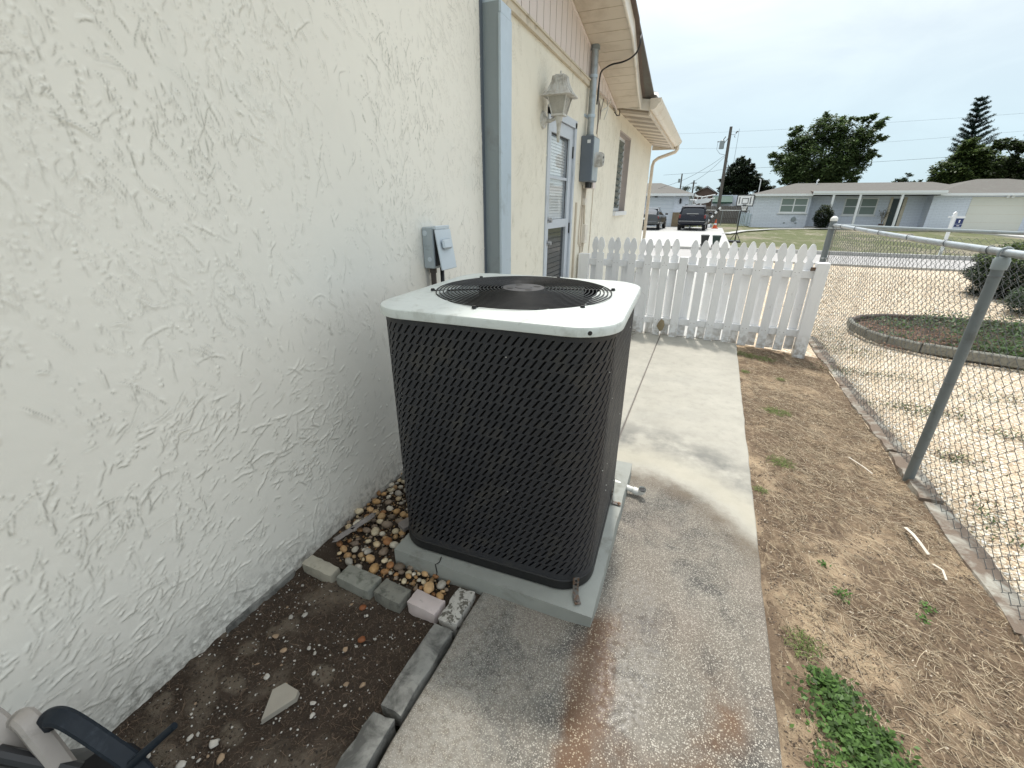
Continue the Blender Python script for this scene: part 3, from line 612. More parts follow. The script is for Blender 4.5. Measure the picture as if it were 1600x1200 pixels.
def strands(n, xr, yr, zf, L, w, colf, rng, curl=.5, up=.12, dens=None, dirb=None, seg=3):
    """thin bent three-sided fibres lying on the ground, as one mesh"""
    Vs = []; Fs = []; Cs = []; k = 0
    X = rng.uniform(*xr, n); Y = rng.uniform(*yr, n)
    if dens is not None: keep = rng.random(n) < dens(X, Y); X, Y = X[keep], Y[keep]
    for x, y in zip(X, Y):
        a = rng.uniform(0, 6.28) if dirb is None else dirb+rng.normal(0, .55)+(3.1416 if rng.random() < .5 else 0); l = L*rng.uniform(.35, 1.25); ca = rng.normal(0, curl)
        p = np.array([x, y]); P = [p]
        for i in range(seg): a += ca/seg*rng.uniform(.3, 1.7)+rng.normal(0, .12); p = p+np.array([math.cos(a), math.sin(a)])*l/seg; P.append(p)
        P = np.array(P); z = zf(P[:, 0], P[:, 1])+np.sin(np.linspace(0, 3.14, seg+1))*l*up*rng.random()+.002; c = np.array(colf(rng))
        d = np.gradient(P, axis=0); d /= np.linalg.norm(d, axis=1)[:, None]+1e-9; nrm = np.stack([-d[:, 1], d[:, 0]], 1)*w*rng.uniform(.6, 1.3)
        nrm[-1] *= .3
        A = np.column_stack([P+nrm, z]); B = np.column_stack([P-nrm, z]); T = np.column_stack([P, z+w*1.2])
        Vs.append(np.concatenate([A, T, B])); m_ = seg+1; i = np.arange(seg)
        Fs.append(np.concatenate([np.stack([i, i+1, i+1+m_, i+m_], 1), np.stack([i+m_, i+1+m_, i+1+2*m_, i+2*m_], 1)])+k); k += 3*m_; Cs.append(np.tile(c, (3*m_, 1)))
    return np.concatenate(Vs), np.concatenate(Fs), np.concatenate(Cs)
soilz = lambda x, y: -.045 + (fbm(x*6, y*6, 5)-.5)*.05
V, F, K = strands(2600, (-1.56, -.80), (-.1, 1.02), soilz, .035, .0006, lambda r: np.array((.17, .12, .085))*r.uniform(.3, 1.5), rng, 1.2)
npmesh('soil_fibres', V, F, 'straw', K, soil, kind='stuff')

# ---- right side strip: dry grass, weeds, sticks
dz = lambda x, y: yard_z(x, y) + (fbm(x*5, y*5, 5)-.5)*.05
def scol(r):
    return np.array([(.46, .37, .25), (.20, .14, .09), (.58, .49, .36), (.07, .05, .035), (.34, .25, .17)][r.integers(5)])*r.uniform(.6, 1.1)
V, F, K = strands(40000, (.53, 1.50), (.9, 5.8), dz, .045, .00065, scol, rng, .8, .08, lambda X, Y: np.clip(.35+2.6*(fbm(X*2.2, Y*2.2, 3)-.42), .06, 1)*np.clip((X-.48)*4, .2, 1))
npmesh('dry_grass', V, F, 'straw', K, smooth=False, label='matted dry straw and dead grass over the dirt strip beside the path', cat='dry grass', kind='stuff')
V, F, K = strands(1500, (.60, 1.45), (.95, 4.8), dz, .12, .00075, lambda r: np.array((.60, .50, .36))*r.uniform(.5, 1.1), rng, .8, .10, None, 2.35)
npmesh('straw_stalks', V, F, 'straw', K, label='long pale dead stalks lying across the dirt strip', cat='stalks', kind='stuff')

def crumbs(n, xr, yr, zf, s0, s1, colf, rng):
    X = rng.uniform(*xr, n); Y = rng.uniform(*yr, n); Z = zf(X, Y)
    O = np.array([(1, 0, 0), (0, 1, 0), (-1, 0, 0), (0, -1, 0), (0, 0, 1)], float); FO = np.array([(0, 1, 4), (1, 2, 4), (2, 3, 4), (3, 0, 4)])
    s = rng.uniform(s0, s1, n)*rng.uniform(.5, 1.2, n); a = rng.uniform(0, 6.28, n); j = 1+.35*rng.standard_normal((n, 5, 1))
    V = O[None]*j*np.stack([s*rng.uniform(.8, 1.8, n), s, s*.7], 1)[:, None, :]; c, s_ = np.cos(a)[:, None], np.sin(a)[:, None]
    V = np.stack([V[..., 0]*c-V[..., 1]*s_, V[..., 0]*s_+V[..., 1]*c, V[..., 2]], -1)+np.stack([X, Y, Z-.0005], 1)[:, None, :]
    F = (FO[None]+np.arange(n)[:, None, None]*5).reshape(-1, 3); K = np.repeat(colf(rng, n), 5, 0)
    return V.reshape(-1, 3), F, K
def ccol(r, n):
    P = np.array([(.075, .052, .036), (.12, .085, .058), (.20, .145, .10), (.38, .30, .21), (.55, .48, .38)]); return P[r.choice(5, n, p=[.42, .26, .16, .11, .05])]*r.uniform(.7, 1.15, (n, 1))
V, F, K = crumbs(30000, (.50, 1.48), (.9, 4.6), dz, .0018, .0050, ccol, rng)
npmesh('dirt_crumbs', V, F, 'gstone', K, bpy.data.objects['dirt_strip'], kind='stuff')
def leafcloud(pts, size, col, rng, squash=.5, up=.0, jit=.25):
    """pointed leaf (2 quads folded) per point"""
    n = len(pts); a = rng.uniform(0, 6.283, n); t = rng.uniform(-.7, .7, n)+up; r = rng.uniform(-.6, .6, n); s = size*rng.uniform(.6, 1.3, n)
    d = np.stack([np.cos(a)*np.cos(t), np.sin(a)*np.cos(t), np.sin(t)], 1); w = np.stack([-np.sin(a)*np.cos(r), np.cos(a)*np.cos(r), np.sin(r)], 1)
    nn = np.cross(d, w); p0 = pts; p1 = pts+d*(s*.5)[:, None]+w*(s*squash*.5)[:, None]; p2 = pts+d*s[:, None]-nn*(s*.12)[:, None]; p3 = pts+d*(s*.5)[:, None]-w*(s*squash*.5)[:, None]
    V = np.stack([p0, p1, p2, p3], 1).reshape(-1, 3); F = np.arange(4*n).reshape(n, 4)
    cc = np.array(col)[None, :]*rng.uniform(1-jit, 1+jit, (n, 1)) if np.ndim(col) == 1 else col
    return V, F, np.repeat(np.clip(cc, 0, 1), 4, 0)
# weed patch
rng = np.random.default_rng(21)
P = []
for cx, cyy, rx, ry, n in ((.70, 1.38, .08, .08, 320), (.73, 1.27, .12, .10, 620), (.77, 1.17, .14, .10, 800), (.84, 1.07, .16, .10, 850), (.93, .99, .16, .08, 600), (.62, 1.30, .07, .12, 90), (.66, 1.42, .05, .04, 160), (.82, 1.29, .03, .03, 60)):
    q = rng.normal(0, .5, (n, 2)); P.append(np.column_stack([cx+q[:, 0]*rx, cyy+q[:, 1]*ry]))
P = np.concatenate(P); z = dz(P[:, 0], P[:, 1])+rng.uniform(.002, .028, len(P))
V, F, K = leafcloud(np.column_stack([P, z]), .021, (.09, .165, .042), rng, .6, .15, .55)
npmesh('weed_patch', V, F, 'leaf', K, label='dense patch of small bright green weeds at the lower edge of the dirt strip', cat='weeds', kind='stuff')
def weed(x, y, r, n, label, col=(.10, .20, .045), s=.018):
    q = rng.normal(0, .5, (n, 2))*r; P = np.column_stack([q[:, 0], q[:, 1]]); z = dz(P[:, 0]+x, P[:, 1]+y)+rng.uniform(.002, .018, n)
    V, F, K = leafcloud(np.column_stack([P[:, 0]+x, P[:, 1]+y, z]), s, col, rng, .5, .3, .4)
    npmesh('weed', V, F, 'leaf', K, label=label, cat='weed')
weed(1.17, 2.02, .03, 40, 'small green weed sprig on the right, toward the base of the chain link fence')
weed(1.13, 1.93, .02, 22, 'tiny green weed sprig just below the larger sprig near the fence base')
weed(.83, 1.93, .035, 45, 'bright green weed sprig lying in the middle of the straw')
weed(.79, 2.10, .02, 20, 'tiny pale green weed sprig above the middle sprig in the straw')
weed(.90, 1.09, .03, 40, 'separate green weed at the tip of the dense weed patch', s=.024)
weed(.60, 1.11, .03, 40, 'small green weed between the path edge and the weed patch')
# mossy turf tufts
rng = np.random.default_rng(5)
for x, y, r, n, lb in ((.80, 3.95, .11, 240, 'pale green grass tuft in the dirt halfway to the picket fence'), (.72, 3.05, .10, 160, 'yellowish grass tuft near the middle of the dirt strip'), (.66, 5.55, .14, 200, 'green turf remnant in the dirt beneath the left pickets'), (.85, 5.5, .12, 150, 'thin green turf beneath the right pickets'), (.60, 4.9, .05, 60, 'small green tuft against the edge of the path'), (.56, 2.62, .04, 60, 'little dark green tuft touching the path edge where the wet concrete ends'), (.62, 1.55, .07, 130, 'thin dark green grass beside the path just above the weed patch'), (.93, 4.85, .05, 60, 'small grass tuft in the far middle of the dirt strip')):
    a = MB(); V, F, K = strands(n*2, (x-r, x+r), (y-r, y+r), lambda X, Y: dz(X, Y)+.004, .035, .0013, lambda q: np.array((.16, .20, .07))*q.uniform(.5, 1.25), rng, .6, .5, lambda X, Y, x=x, y=y, r=r: np.clip(1.2-((X-x)**2+(Y-y)**2)/(r*r)*1.1, 0, 1))
    npmesh('grass_tuft', V, F, 'straw', K, label=lb, cat='grass tuft', kind='stuff')
b = MB(); b.sweep([(1.27, 2.60, -.045), (1.272, 2.52, -.025), (1.285, 2.46, -.030), (1.31, 2.41, -.055)], (1, .6, .1), .016, .003)
single(b, 'palm_strip', 'husk', 'white dried palm strip curling on the dirt near the chain link fence', 'dried strip', (1.28, 2.5, -.05))
b = MB(); b.sweep([(1.30, 2.33, -.05), (1.315, 2.28, -.035), (1.315, 2.23, -.05)], (1, .3, .1), .010, .003)
single(b, 'husk', 'husk', 'small pale curved husk close to the base of the fence', 'husk', (1.31, 2.28, -.05))
b = MB(); b.sweep([(1.18, 3.35, -.05), (1.23, 3.23, -.04), (1.27, 3.17, -.05)], (1, .6, 0), .008, .003)
single(b, 'palm_strip', 'husk', 'narrow pale strip on the dirt left of the leaning fence post', 'dried strip', (1.23, 3.2, -.05))

# concrete footing strip under the fence, in cracked lengths
rng = random.Random(9)
foot = thing('fence_footing', (1.53, 3, -.1), 'cracked concrete footing strip half buried under the chain link fence', 'footing')
y = -1.0
while y < 6.9:
    l = rng.uniform(.45, 1.0); w = rng.uniform(.055, .075)
    rough_block(1.53-w, 1.53+w+rng.uniform(0, .02), y, y+l-.008, -.16, -.060+rng.uniform(-.008, .006), .009, rng.uniform(-.012, .012), 3, 9).build('concrete_piece', 'footing', foot, 'auto'); y += l

# gravel yard stones: real stones near the fence, the material beyond
rng = np.random.default_rng(2)
def gravel(n, dens, s0, s1):
    Vs = []; Fs = []; Cs = []; k = 0
    for i in range(n):
        x, y = dens(rng); s = rng.uniform(s0, s1)
        z = float(yard_z(np.array(x), np.array(y)) - .004 + (fbm(np.array(x*1.7), np.array(y*1.7), 4)-.5)*.035)
        v = blob_rock(rng, s*rng.uniform(.8, 1.3), s*rng.uniform(.6, 1), s*.6, rng.uniform(0, 6))+np.array([x, y, z+s*.15]); Vs.append(v); Fs.append(ICO+k); k += 12
        c = np.array([(.80, .69, .53), (.88, .81, .69), (.70, .57, .43), (.88, .85, .79), (.52, .40, .28)][rng.choice(5, p=[.32, .26, .17, .15, .10])])*rng.uniform(.62, 1.0); Cs.append(np.tile(c, (12, 1)))
    return np.concatenate(Vs), np.concatenate(Fs), np.clip(np.concatenate(Cs), 0, .92)
def d1(r):
    while True:
        y = r.uniform(1.8, 8.5); x = 1.60+(r.random()**1.2)*(.9+.45*y)
        if r.random() < 1/(.5+.12*y): return x, y
V, F, K = gravel(15000, d1, .006, .014)
npmesh('gravel_stones', V, F, 'gstone', K, label='loose pale peach shell gravel covering the yard beyond the fence', cat='gravel', kind='stuff')
def d2(r): return 1.46+abs(r.normal(0, .25))+.06, r.uniform(5.0, 15)
V, F, K = gravel(5000, lambda r: (r.uniform(1.5, 6.5), r.uniform(8.5, 14.5)), .012, .026)
npmesh('gravel_stones', V, F, 'gstone', K, label='far shell gravel between the planting bed and the street', cat='gravel', kind='stuff')
def gcol(r, n):
    P = np.array([(.80, .69, .53), (.88, .81, .69), (.70, .57, .43), (.88, .85, .79), (.42, .31, .22)]); return P[r.choice(5, n, p=[.32, .26, .18, .14, .10])]*r.uniform(.62, 1.0, (n, 1))
V, F, K = crumbs(26000, (1.6, 5.2), (1.8, 8.6), lambda X, Y: yard_z(X, Y)-.002+(fbm(X*1.7, Y*1.7, 4)-.5)*.035, .005, .013, gcol, rng)
npmesh('gravel_chips', V, F, 'gstone', K, bpy.data.objects['gravel_yard'], kind='stuff')
# leaf litter and weeds in the gravel
rng = np.random.default_rng(33); P = []
for cx, cyy, rx, ry, n in ((2.0, 4.6, .35, .12, 480), (2.35, 3.3, .22, .12, 420), (1.9, 3.7, .12, .08, 180), (2.6, 4.3, .3, .1, 360), (1.85, 5.5, .5, .15, 520), (2.7, 2.75, .3, .15, 560), (1.75, 6.6, .4, .4, 420), (2.2, 2.5, .15, .1, 200), (1.75, 7.3, .35, .5, 420), (2.0, 6.3, .3, .25, 300), (3.2, 3.9, .5, .2, 420), (2.9, 5.2, .5, .2, 360), (1.8, 2.9, .12, .25, 180), (2.4, 2.1, .3, .15, 300)):
    q = rng.normal(0, .6, (n, 2)); P.append(np.column_stack([cx+q[:, 0]*rx, cyy+q[:, 1]*ry]))
P = np.concatenate(P); z = yard_z(P[:, 0], P[:, 1])+rng.uniform(.0, .035, len(P))
kk = np.where(rng.random(len(P))[:, None] < .6, np.array((.10, .15, .05)), np.array((.16, .11, .07)))*rng.uniform(.5, 1.2, (len(P), 1))
V, F, K = leafcloud(np.column_stack([P, z]), .026, kk, rng, .4, .3)
npmesh('gravel_weeds', V, F, 'leaf', K, label='thin scattered weeds and leaf litter in the shell gravel', cat='weeds', kind='stuff')

# ================================================================== OUR HOUSE
WX = -1.576
house = thing('house', (-4.5, 6, 0), 'cream stucco house whose long side wall fills the left of the photo', 'house')
def stucco_height(ny, nz, y0, z0, d, N_=8200, k=1.0, seed=77):
    """trowelled skip texture: broken sharp-edged ridges in a height map (metres)"""
    rng = np.random.default_rng(seed); H = np.zeros((nz, ny), np.float32); ridge_shade = np.zeros((nz, ny), np.float32)
    pts = []; amp = []; dirs = []
    n = 0
    while n < N_:
        y, z = rng.uniform(y0, y0+ny*d), rng.uniform(z0, z0+nz*d)
        dd = fbm(np.array(y*2.3+9), np.array(z*2.0+3), 3)
        if rng.random() > np.clip((dd-.30)*3.2, .22, 1): continue
        n += 1
        base = 1.75+.9*(float(fbm(np.array(y*1.1), np.array(z*1.1+40), 2))-.5)*2
        if z < .95: base = .75+2.2*(float(fbm(np.array(y*1.6+5), np.array(z*1.6), 2))-.5)
        th = base+rng.normal(0, .34); L = k*(rng.gamma(1.5, .025)+.007); A = k*rng.uniform(.0016, .0046)*(1 if rng.random() < .85 else 1.5)
        steps = int(L/(d*.6))+2; c = rng.normal(0, 5); sign = 1 if rng.random() < .8 else -1
        gap = rng.random() < .45; ph = rng.uniform(0, 6)
        for i in range(steps):
            t = i/steps; th += c*d*.6*.6+rng.normal(0, .085)
            y += math.cos(th)*d*.6; z += math.sin(th)*d*.6
            a = A*math.sin(math.pi*min(1, t*1.15+.05))**.5
            if gap: a *= max(0, math.sin(i*.9+ph))*1.1
            pts.append((y, z)); amp.append(a); dirs.append((-math.sin(th)*sign, math.cos(th)*sign))
    pts = np.array(pts); amp = np.array(amp, np.float32); dirs = np.array(dirs)
    iy = np.round((pts[:, 0]-y0)/d).astype(int); iz = np.round((pts[:, 1]-z0)/d).astype(int)
    for oy in range(-4, 5):
        for oz in range(-4, 5):
            gy, gz = iy+oy, iz+oz; ok = (gy >= 0)&(gy < ny)&(gz >= 0)&(gz < nz)
            ry = y0+gy*d-pts[:, 0]; rz = z0+gz*d-pts[:, 1]
            s = ry*dirs[:, 0]+rz*dirs[:, 1]; t = ry*-dirs[:, 1]+rz*dirs[:, 0]
            h = amp*np.where(s > 0, np.exp(-(np.abs(s)/(.0036*k))**1.3), np.exp(-(s/(.0012*k))**2))*np.exp(-(t/(.0030*k))**2)
            np.maximum.at(H, (gz[ok], gy[ok]), h[ok])
            stroke_shade = np.clip(amp/(.0030*k), 0, 1)*np.exp(-((s+.0042*k)/(.0022*k))**2)*np.exp(-(t/(.0035*k))**2); np.maximum.at(ridge_shade, (gz[ok], gy[ok]), stroke_shade[ok])  # dark line on each ridge's steep side: shade put into the colour
    Y, Z = np.meshgrid(y0+np.arange(ny)*d, z0+np.arange(nz)*d)
    H += ((fbm(Y*7, Z*7, 3)-.5)*.0020+(fbm(Y*1.3, Z*1.3, 2)-.5)*.006+(fbm(Y*34, Z*34, 2)-.5)*.0009).astype(np.float32)
    return H, Y, Z, ridge_shade
d = .0044; ny = 787; nz = 658; y0 = -.34; z0 = -.06
H, Yg, Zg, wall_shade = stucco_height(ny, nz, y0, z0, d)
def blur(A, k):
    for ax in (0, 1):
        c = np.cumsum(np.pad(A, [(k+1, k) if a == ax else (0, 0) for a in (0, 1)], mode='edge'), axis=ax, dtype=np.float64)
        A = (np.take(c, np.arange(2*k+1, c.shape[ax]), axis=ax)-np.take(c, np.arange(0, c.shape[ax]-2*k-1), axis=ax))/(2*k+1)
    return A
wall_shade = wall_shade*np.clip(.45+1.5*(fbm(Yg*2.2+3, Zg*2.2, 3)-.3), .25, 1)      # relief shade beside the trowel marks, painted as dark lines of uneven strength
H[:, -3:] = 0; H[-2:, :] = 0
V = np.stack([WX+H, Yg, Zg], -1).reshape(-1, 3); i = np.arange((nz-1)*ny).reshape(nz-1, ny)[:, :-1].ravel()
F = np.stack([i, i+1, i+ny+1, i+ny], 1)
npmesh('stucco_wall', V, F, 'stucco', np.repeat(wall_shade.reshape(-1, 1), 3, 1), house, True)
ye = y0+(ny-1)*d; zt = z0+(nz-1)*d
MB().box(-1.80, WX-.006, -6.0, ye, -.16, zt+.002).box(-1.80, WX+.001, -6.0, ye, zt+.002, 4.55).box(-1.8, WX+.001, -6.0, y0, -.16, zt).build('wall_core', 'stucco', house)
# rough plaster skin on the far wall, cut out round the door and the window
d2 = .0125; ny2 = 712; nz2 = 208
H2, Y2, Z2, G2 = stucco_height(ny2, nz2, 3.30, .30, d2, 3400, 2.3, 5)
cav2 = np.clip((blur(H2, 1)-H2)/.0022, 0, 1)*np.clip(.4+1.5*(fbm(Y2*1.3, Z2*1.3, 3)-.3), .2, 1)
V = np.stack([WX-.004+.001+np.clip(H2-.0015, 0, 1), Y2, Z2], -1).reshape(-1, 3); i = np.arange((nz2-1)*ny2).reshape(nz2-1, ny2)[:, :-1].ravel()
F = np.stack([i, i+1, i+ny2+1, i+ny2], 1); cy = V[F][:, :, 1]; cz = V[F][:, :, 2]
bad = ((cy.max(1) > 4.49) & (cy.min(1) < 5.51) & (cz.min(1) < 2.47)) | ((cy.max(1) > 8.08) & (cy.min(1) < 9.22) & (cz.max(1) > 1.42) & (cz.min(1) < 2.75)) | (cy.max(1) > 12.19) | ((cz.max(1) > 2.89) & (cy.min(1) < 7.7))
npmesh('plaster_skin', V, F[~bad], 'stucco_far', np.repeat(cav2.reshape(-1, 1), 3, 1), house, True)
# far wall with door and window openings
FX = WX-.004
zt2 = 2.90
b = MB()
dy0, dy1, dzt = 4.50, 5.50, 2.46; wy0, wy1, wz0, wz1 = 8.12, 9.18, 1.50, 2.72
b.box(-1.80, FX, ye+.001, dy0, -.16, zt2); b.box(-1.80, FX, dy0, dy1, dzt, zt2); b.box(-1.80, FX, dy1, 7.70, -.16, zt2)
b.box(-1.80, FX, 7.70, wy0, -.16, 2.97); b.box(-1.80, FX, wy0, wy1, -.16, wz0); b.box(-1.80, FX, wy0, wy1, wz1, 2.97); b.box(-1.80, FX, wy1, 12.2, -.16, 2.97)
b.box(-9.0, -1.80, 12.0, 12.2, -.16, 2.97); b.box(-9.2, -9.0, -6, 12.2, -.16, 2.97)
b.build('far_stucco_wall', 'stucco_far', house)
# dim rooms behind the openings
b = MB().box(-4.0, -3.95, 3.9, 9.9, 0, 2.9).box(-4, -1.82, 3.9, 3.95, 0, 2.9).box(-4, -1.82, 9.85, 9.9, 0, 2.9).box(-4, -1.82, 3.9, 9.9, -.05, 0).box(-4, -1.82, 3.9, 9.9, 2.88, 2.9)
b.build('inner_room', 'brickdark', house)
# siding boards above the frieze
def rake(y): return 3.38-.19*(y-5.4)
y = 3.30; i = 0
while y < 7.55:
    y1 = min(y+.150, 7.6); za, zb = rake(y)-.012, rake(y1)-.012
    if min(za, zb) > 2.93:
        b = MB().prism([(y, 2.965), (y1, 2.965), (y1, zb), (y, za)], FX-.03, FX+.012, 'x'); b.build('siding_board', 'siding', house)
    y += .165; i += 1
MB().box(FX-.05, FX-.004, 3.2, 7.69, 2.90, 4.3).build('siding_backing', 'frieze', house) if False else None
b = MB().prism([(ye+.002, 2.9), (7.69, 2.9), (7.69, rake(7.69)-.02), (ye+.002, rake(ye)-.02)], -1.80, FX-.028, 'x'); b.build('siding_backing', 'frieze', house)
MB().box(FX, FX+.032, 3.36, 6.05, 2.895, 2.96).box(FX+.032, FX+.045, 3.36, 6.05, 2.945, 2.96).build('frieze_board', 'frieze', house)
# rake soffit: one panel after another, sloping with the roof
y = 7.62; i = 0; OX = -1.10
def ox(y): return -1.10-.13*np.clip((y-5.8)/1.7, 0, 1)
while y > -6:
    y1 = y-.196
    mb = MB(); za, zb = rake(y), rake(y1)
    if y1 < 0: za, zb = rake(-y), rake(-y1)
    xa, xb = float(ox(y)), float(ox(y1)); g = .012
    v = [(-1.60, y, za), (xa, y, za), (xb, y1+g, zb), (-1.60, y1+g, zb), (-1.60, y, za+.03), (xa, y, za+.03), (xb, y1+g, zb+.03), (-1.60, y1+g, zb+.03)]
    mb.add(v, [(0, 1, 2, 3), (7, 6, 5, 4), (0, 4, 5, 1), (1, 5, 6, 2), (2, 6, 7, 3), (3, 7, 4, 0)])
    mb.build('soffit_panel', 'beige', house); y = y1; i += 1
ptsr = [(float(ox(y))+.012, y, rake(abs(y))+.055) for y in [7.66, 7.2, 6.8, 6.3, 5.8, 5.0, 4, 3, 2, 1, 0, -1, -3, -6]]
MB().sweep(ptsr, (0, 0, 1), .155, .022).build('rake_fascia', 'beige_l', house)
MB().sweep([(x-.45, y, z-.018) for x, y, z in ptsr], (1, 0, 0), .90, .018).build('soffit_backing', 'frieze', house)
MB().sweep([(x+.03, y, z+.085) for x, y, z in ptsr], (1, 0, 0), .055, .03).build('drip_edge', 'roofedge', house)
# the main roof over it
b = MB()
rz_ = lambda y: rake(abs(y))+.16
b.prism([(7.75, rz_(7.75)-.03), (7.75, rz_(7.75)), (0, rz_(0)), (-6.2, rz_(6.2)), (-6.2, rz_(6.2)-.03), (0, rz_(0)-.04)], -9.4, -1.04, 'x'); b.build('roof', 'shingle', house)
MB().sweep([(FX+.012, y, rake(y)-.018) for y in (3.3, 5, 7.6)], (0, 0, 1), .03, .02).build('siding_trim', 'siding', house)
# lower eave with soffit, fascia, gutter, downspout
y = 7.72; i = 0
while y < 12.45:
    y1 = min(y+.245, 12.47); g = .018; dzz = .006*(i % 2)
    MB().add([(-1.60, y, 2.965), (-1.60, y1-g, 2.965), (-1.10, y1-g, 2.885), (-1.10, y, 2.885), (-1.60, y, 2.995), (-1.60, y1-g, 2.995), (-1.10, y1-g, 2.915), (-1.10, y, 2.915)],
             [(0, 1, 2, 3), (7, 6, 5, 4), (0, 4, 5, 1), (1, 5, 6, 2), (2, 6, 7, 3), (3, 7, 4, 0)]).build('soffit_panel', 'beige' if i % 2 else 'vented', house)
    y = y1; i += 1
MB().box(-1.10, -1.075, 7.70, 12.5, 2.86, 3.03).build('eave_fascia', 'beige', house)
MB().box(-1.60, -1.0, 12.475, 12.50, 2.87, 3.05).build('end_fascia', 'beige', house)
b = MB().prism([(-1.60, 2.99), (-1.10, 2.91), (-1.08, 2.89), (-1.08, 3.05), (-1.60, 3.13)], 7.66, 7.70, 'y'); b.build('eave_end_cap', 'beige_l', house)
prof = [(-1.073, 3.045), (-1.073, 2.92), (-1.02, 2.915), (-.985, 2.935), (-.965, 2.98), (-.935, 3.01), (-.925, 3.05), (-.94, 3.05), (-.95, 3.02), (-.98, 2.99), (-1.0, 2.95), (-1.06, 2.94), (-1.06, 3.045)]
g_ = MB().prism(prof, 7.60, 12.5, 'y').build('gutter', 'beige_l', house, smooth='auto')
for e in (7.592, 12.508): MB().prism([(-1.075, 3.05), (-1.075, 2.912), (-1.018, 2.908), (-.98, 2.93), (-.96, 2.975), (-.93, 3.005), (-.92, 3.05)], e-.006, e+.006, 'y').build('gutter_end_cap', 'beige', g_)
MB().tube([(-.99, 12.36, 2.93), (-.99, 12.36, 2.86), (-1.03, 12.34, 2.80), (-1.20, 12.30, 2.74), (-1.40, 12.25, 2.67), (-1.49, 12.235, 2.60), (-1.515, 12.235, 2.50), (-1.515, 12.235, 0.05)], .038, 8).build('downspout', 'beige', house, smooth=True)
b = MB().add([(-1.0, 7.62, 3.06), (-1.0, 12.6, 3.06), (-5, 12.6, 4.1), (-5, 7.62, 4.1), (-1.0, 7.62, 3.09), (-1.0, 12.6, 3.09), (-5, 12.6, 4.13), (-5, 7.62, 4.13)], [(0, 1, 2, 3), (7, 6, 5, 4), (0, 4, 5, 1), (1, 5, 6, 2), (2, 6, 7, 3), (3, 7, 4, 0)])
b.build('roof', 'shingle', house)
MB().add([(-1.55, 7.68, 2.99), (-1.24, 7.68, 2.97), (-1.20, 7.66, 3.08), (-1.03, 7.62, 3.10), (-.96, 7.62, 3.055), (-1.0, 7.7, 3.14), (-1.3, 7.7, 3.22), (-1.55, 7.7, 3.15)], [(0, 1, 2, 3, 4, 5, 6, 7)]).build('corner_flashing', 'beige_l', house)
# galvanised corner channel where the two walls meet
ch = MB(); ch.box(WX-.03, -1.452, 3.125, 3.145, -.05, 2.80); ch.build('steel_channel', 'gpaint', house)
MB().add([(-1.60, 3.124, 2.80), (-1.452, 3.124, 2.70), (-1.452, 3.124, 2.80)], [(0, 1, 2)]) if False else None
MB().box(-1.452, -1.436, 3.118, 3.30, -.05, 2.735).box(WX-.01, -1.452, 3.28, 3.30, -.05, 2.80).build('steel_flange', 'gpaint_l', house)
MB().box(WX-.02, WX+.008, 3.095, 3.124, -.05, 2.83).build('steel_edge', 'boxdark', house)
MB().prism([(-1.60, 2.801), (-1.436, 2.736), (-1.436, 2.80), (-1.60, 2.92)], 3.126, 3.29, 'y').build('channel_cap', 'gpaint_l', house)
# wall footing edge showing at the soil
rng = random.Random(4)
mb = rough_block(WX-.02, WX+.018, .66, 1.02, -.12, -.022, .005, 0, 2, 14); mb.build('wall_footing', 'curb', house, 'auto')
mb = rough_block(WX-.02, WX+.006, -.3, .62, -.12, -.030, .004, 0, 2, 14); mb.build('wall_footing', 'curb', house, 'auto')

# door with blinds behind glass
dr = MB()
dx0, dx1 = -1.66, -1.590
for (a, c, e, f_) in ((dy0+.06, dy0+.16, .03, dzt-.06), (dy1-.19, dy1-.07, .03, dzt-.06), (dy0+.16, dy1-.19, 2.28, dzt-.06), (dy0+.16, dy1-.19, 1.36, 1.45), (dy0+.16, dy1-.19, .03, .22)): dr.box(dx0, dx1, a, c, e, f_)
door = dr.build('door', 'doorpaint', house)
fr = MB(); fr.box(-1.70, FX+.014, dy0+.0, dy0+.055, 0, dzt).box(-1.70, FX+.014, dy1-.065, dy1, 0, dzt).box(-1.70, FX+.014, dy0, dy1, dzt-.055, dzt+.02); fr.build('door_frame', 'doorpaint', house)
MB().box(-1.625, -1.619, dy0+.16, dy1-.19, 1.45, 2.28).build('upper_pane', 'clear', door)
MB().box(-1.625, -1.619, dy0+.16, dy1-.19, .22, 1.36).build('lower_pane', 'glassd', door)
for z in (1.86, .74): MB().box(-1.645, -1.605, dy0+.16, dy1-.19, z, z+.028).build('glazing_bar', 'doorpaint', door)
MB().box(-1.618, -1.612, dy0+.155, dy1-.185, 2.265, 2.285).box(-1.618, -1.612, dy1-.198, dy1-.188, 1.44, 2.28).box(-1.618, -1.612, dy0+.155, dy0+.165, .22, 2.28).build('glass_gasket', 'black', door)
z = 1.47
while z < 2.27: MB().obox((-1.648, (dy0+dy1)/2-.015, z), (.034, .62, .0025), 0, 0, 1.15).build('blind_slat', 'blinds', door); z += .03
b = MB()
z = .26
while z < 1.35: b.obox((-1.612, (dy0+dy1)/2-.015, z), (.004, .60, .003)); z += .055
b.build('screen_bar', 'black', door, kind='stuff')
for z in (1.45, 1.22):
    MB().cyl((-1.592, dy0+.10, z), (-1.575, dy0+.10, z), .032, n=16).cyl((-1.575, dy0+.10, z), (-1.555, dy0+.10, z), .012, n=12).cyl((-1.556, dy0+.10, z), (-1.53, dy0+.10, z), .026, .02, n=16).build('door_knob', 'rim', door, smooth='auto')
for z in (2.1, 1.28, .45): MB().box(-1.592, -1.578, dy1-.078, dy1-.05, z, z+.12).build('hinge', 'black', door)
